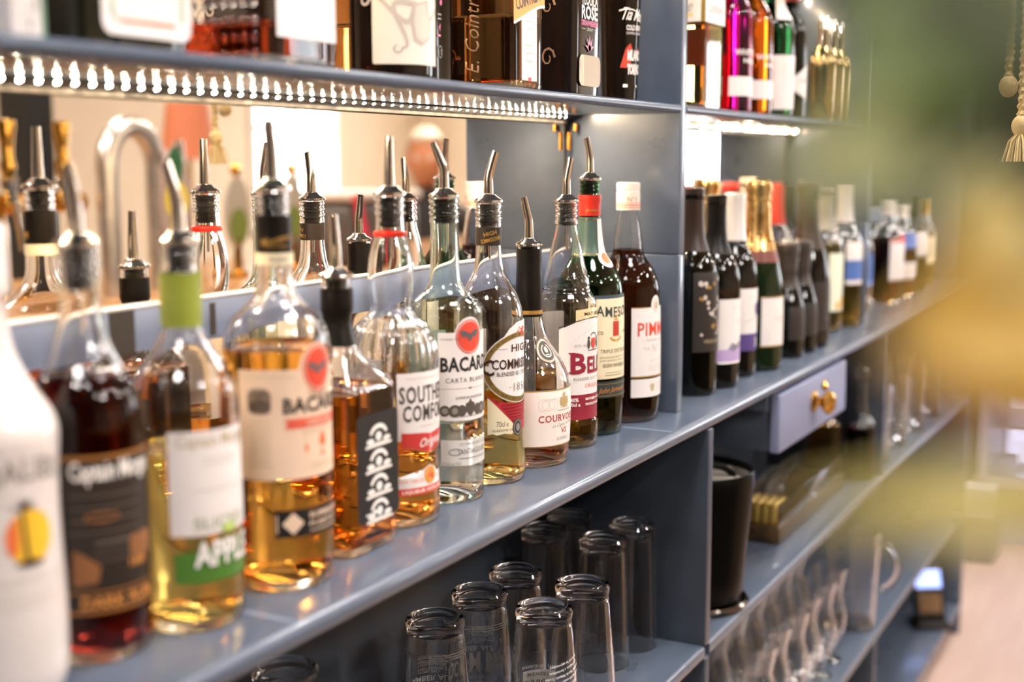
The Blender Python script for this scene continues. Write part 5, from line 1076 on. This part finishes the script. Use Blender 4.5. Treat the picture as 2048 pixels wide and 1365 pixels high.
# ------------------------------------------------------------------ leaves close to the lens
CAMP = Vector((-1.54951, -.58902, .32107)); YAW, PIT, ROL, FPX = .4919, .13667, -.00299, 2585.438
fw = Vector((math.cos(YAW) * math.cos(PIT), math.sin(YAW) * math.cos(PIT), -math.sin(PIT))); r0 = Vector((math.sin(YAW), -math.cos(YAW), 0)); u0 = r0.cross(fw)
rt = math.cos(ROL) * r0 + math.sin(ROL) * u0; up = -math.sin(ROL) * r0 + math.cos(ROL) * u0
def leafmat(name, c1, c2, trans=.5):
    m = noisy(name, c1, c2, 60, .45, .1, 200); nt = m.node_tree; b = nt.nodes['Principled BSDF']; out = nt.nodes['Material Output']
    tr = nt.nodes.new('ShaderNodeBsdfTranslucent'); mx = nt.nodes.new('ShaderNodeMixShader'); mx.inputs[0].default_value = trans
    src = b.inputs['Base Color'].links[0].from_socket; nt.links.new(src, tr.inputs['Color'])
    nt.links.new(b.outputs[0], mx.inputs[1]); nt.links.new(tr.outputs[0], mx.inputs[2]); nt.links.new(mx.outputs[0], out.inputs[0]); return m
LF = [leafmat('leaf_green', '#546a12', '#687e22'), leafmat('leaf_dark', '#37450a', '#4a5814'), leafmat('leaf_yellow', '#c9a83e', '#dcbd5c'), leafmat('leaf_pale', '#9aa062', '#b0b47c'), leafmat('leaf_straw', '#cdc47c', '#e0d89c')]
t = thing('hanging_plant', 'blurred green and yellow leaves of a trailing plant close at the right', 'plant', (-1.238, -.606, .36))
BASE = Vector(t.location)
def leaf(c, direc, width, m, droop=.25):
    """leaf blade from stem point c along direc, cupped"""
    d = Vector(direc); L = d.length; d.normalize(); s = d.cross(Vector((-.85, -.45, .2))).normalized(); n = s.cross(d).normalized(); V, F = [], []; nu, nv = 12, 6
    for i in range(nu + 1):
        f = i / nu; w = width * math.sin(PI * f ** .8) ** .9 * .5 + .0002
        for j in range(nv + 1):
            g = j / nv * 2 - 1; p = Vector(c) + d * (L * f) + s * (w * g) + n * (w * .22 * abs(g) - L * droop * f * f * .5); V.append(p)
    for i in range(nu):
        for j in range(nv): F.append((i * (nv + 1) + j, (i + 1) * (nv + 1) + j, (i + 1) * (nv + 1) + j + 1, i * (nv + 1) + j + 1))
    o = mesh_obj('leaf', V, F, m, t); so = o.modifiers.new('thick', 'SOLIDIFY'); so.thickness = .0003
    return o
def W3(px, py, d):   # a point of the place, in the plant's frame
    return CAMP + fw * d + rt * ((px - 1024) / FPX * d) + up * (-(py - 682.5) / FPX * d) - BASE
st = [W3(1895, -190, .215), W3(1915, 20, .213), W3(1965, 260, .212), W3(2060, 420, .212), W3(2140, 640, .213), W3(2185, 880, .214), W3(2195, 1010, .215)]
p0 = st[0]; st = [Vector((p0.x + .01, p0.y - .004, Z1 - BASE.z - .002)), Vector((p0.x + .006, p0.y - .002, p0.z + .25)), Vector((p0.x + .001, p0.y, p0.z + .03))] + st
mesh_obj('stem', *tube(chaikin([tuple(p) for p in st], 2), .0014, 8), mat('stem_green', '#66702c', .6), t)
for a, b, w, m, d0, d1 in (((1895, -190), (1835, 345), .0350, 1, .215, .192), ((1915, 20), (1715, 190), .0230, 0, .213, .190), ((1965, 260), (1590, 330), .0170, 3, .212, .178), ((1965, 260), (1950, 430), .0130, 1, .212, .205),
                           ((2060, 420), (1925, 500), .0200, 4, .212, .195), ((2140, 580), (1825, 690), .0290, 2, .2125, .185), ((2185, 810), (1860, 785), .0120, 2, .214, .19), ((2195, 1005), (1690, 1015), .0120, 4, .215, .175)):
    A, B = W3(*a, d0), W3(*b, d1); leaf(A, B - A, w, LF[m])

# ------------------------------------------------------------------ world, camera, render look
w = bpy.data.worlds.new('World'); SC.world = w; w.use_nodes = True
w.node_tree.nodes['Background'].inputs[0].default_value = (.75, .85, 1, 1); w.node_tree.nodes['Background'].inputs[1].default_value = .6
cam = bpy.data.cameras.new('camera'); co = bpy.data.objects.new('camera', cam); COL.objects.link(co); SC.camera = co
cam.sensor_width = 36; cam.lens = FPX / 2048 * 36; cam.clip_start = .02; cam.clip_end = 60
co.matrix_world = Matrix(((rt.x, up.x, -fw.x, CAMP.x), (rt.y, up.y, -fw.y, CAMP.y), (rt.z, up.z, -fw.z, CAMP.z), (0, 0, 0, 1)))
cam.dof.use_dof = True; cam.dof.focus_distance = 1.38; cam.dof.aperture_fstop = 2.8; cam.dof.aperture_blades = 0
SC.view_settings.view_transform = 'Standard'; SC.view_settings.look = 'None'; SC.view_settings.gamma = 1; SC.view_settings.exposure = -0.2; SC.view_settings.use_curve_mapping = False
cy = SC.cycles
cy.max_bounces = 20; cy.transmission_bounces = 20; cy.glossy_bounces = 8; cy.diffuse_bounces = 4; cy.transparent_max_bounces = 12
cy.sample_clamp_indirect = 120; cy.sample_clamp_direct = 0; cy.use_denoising = True; cy.blur_glossy = .5
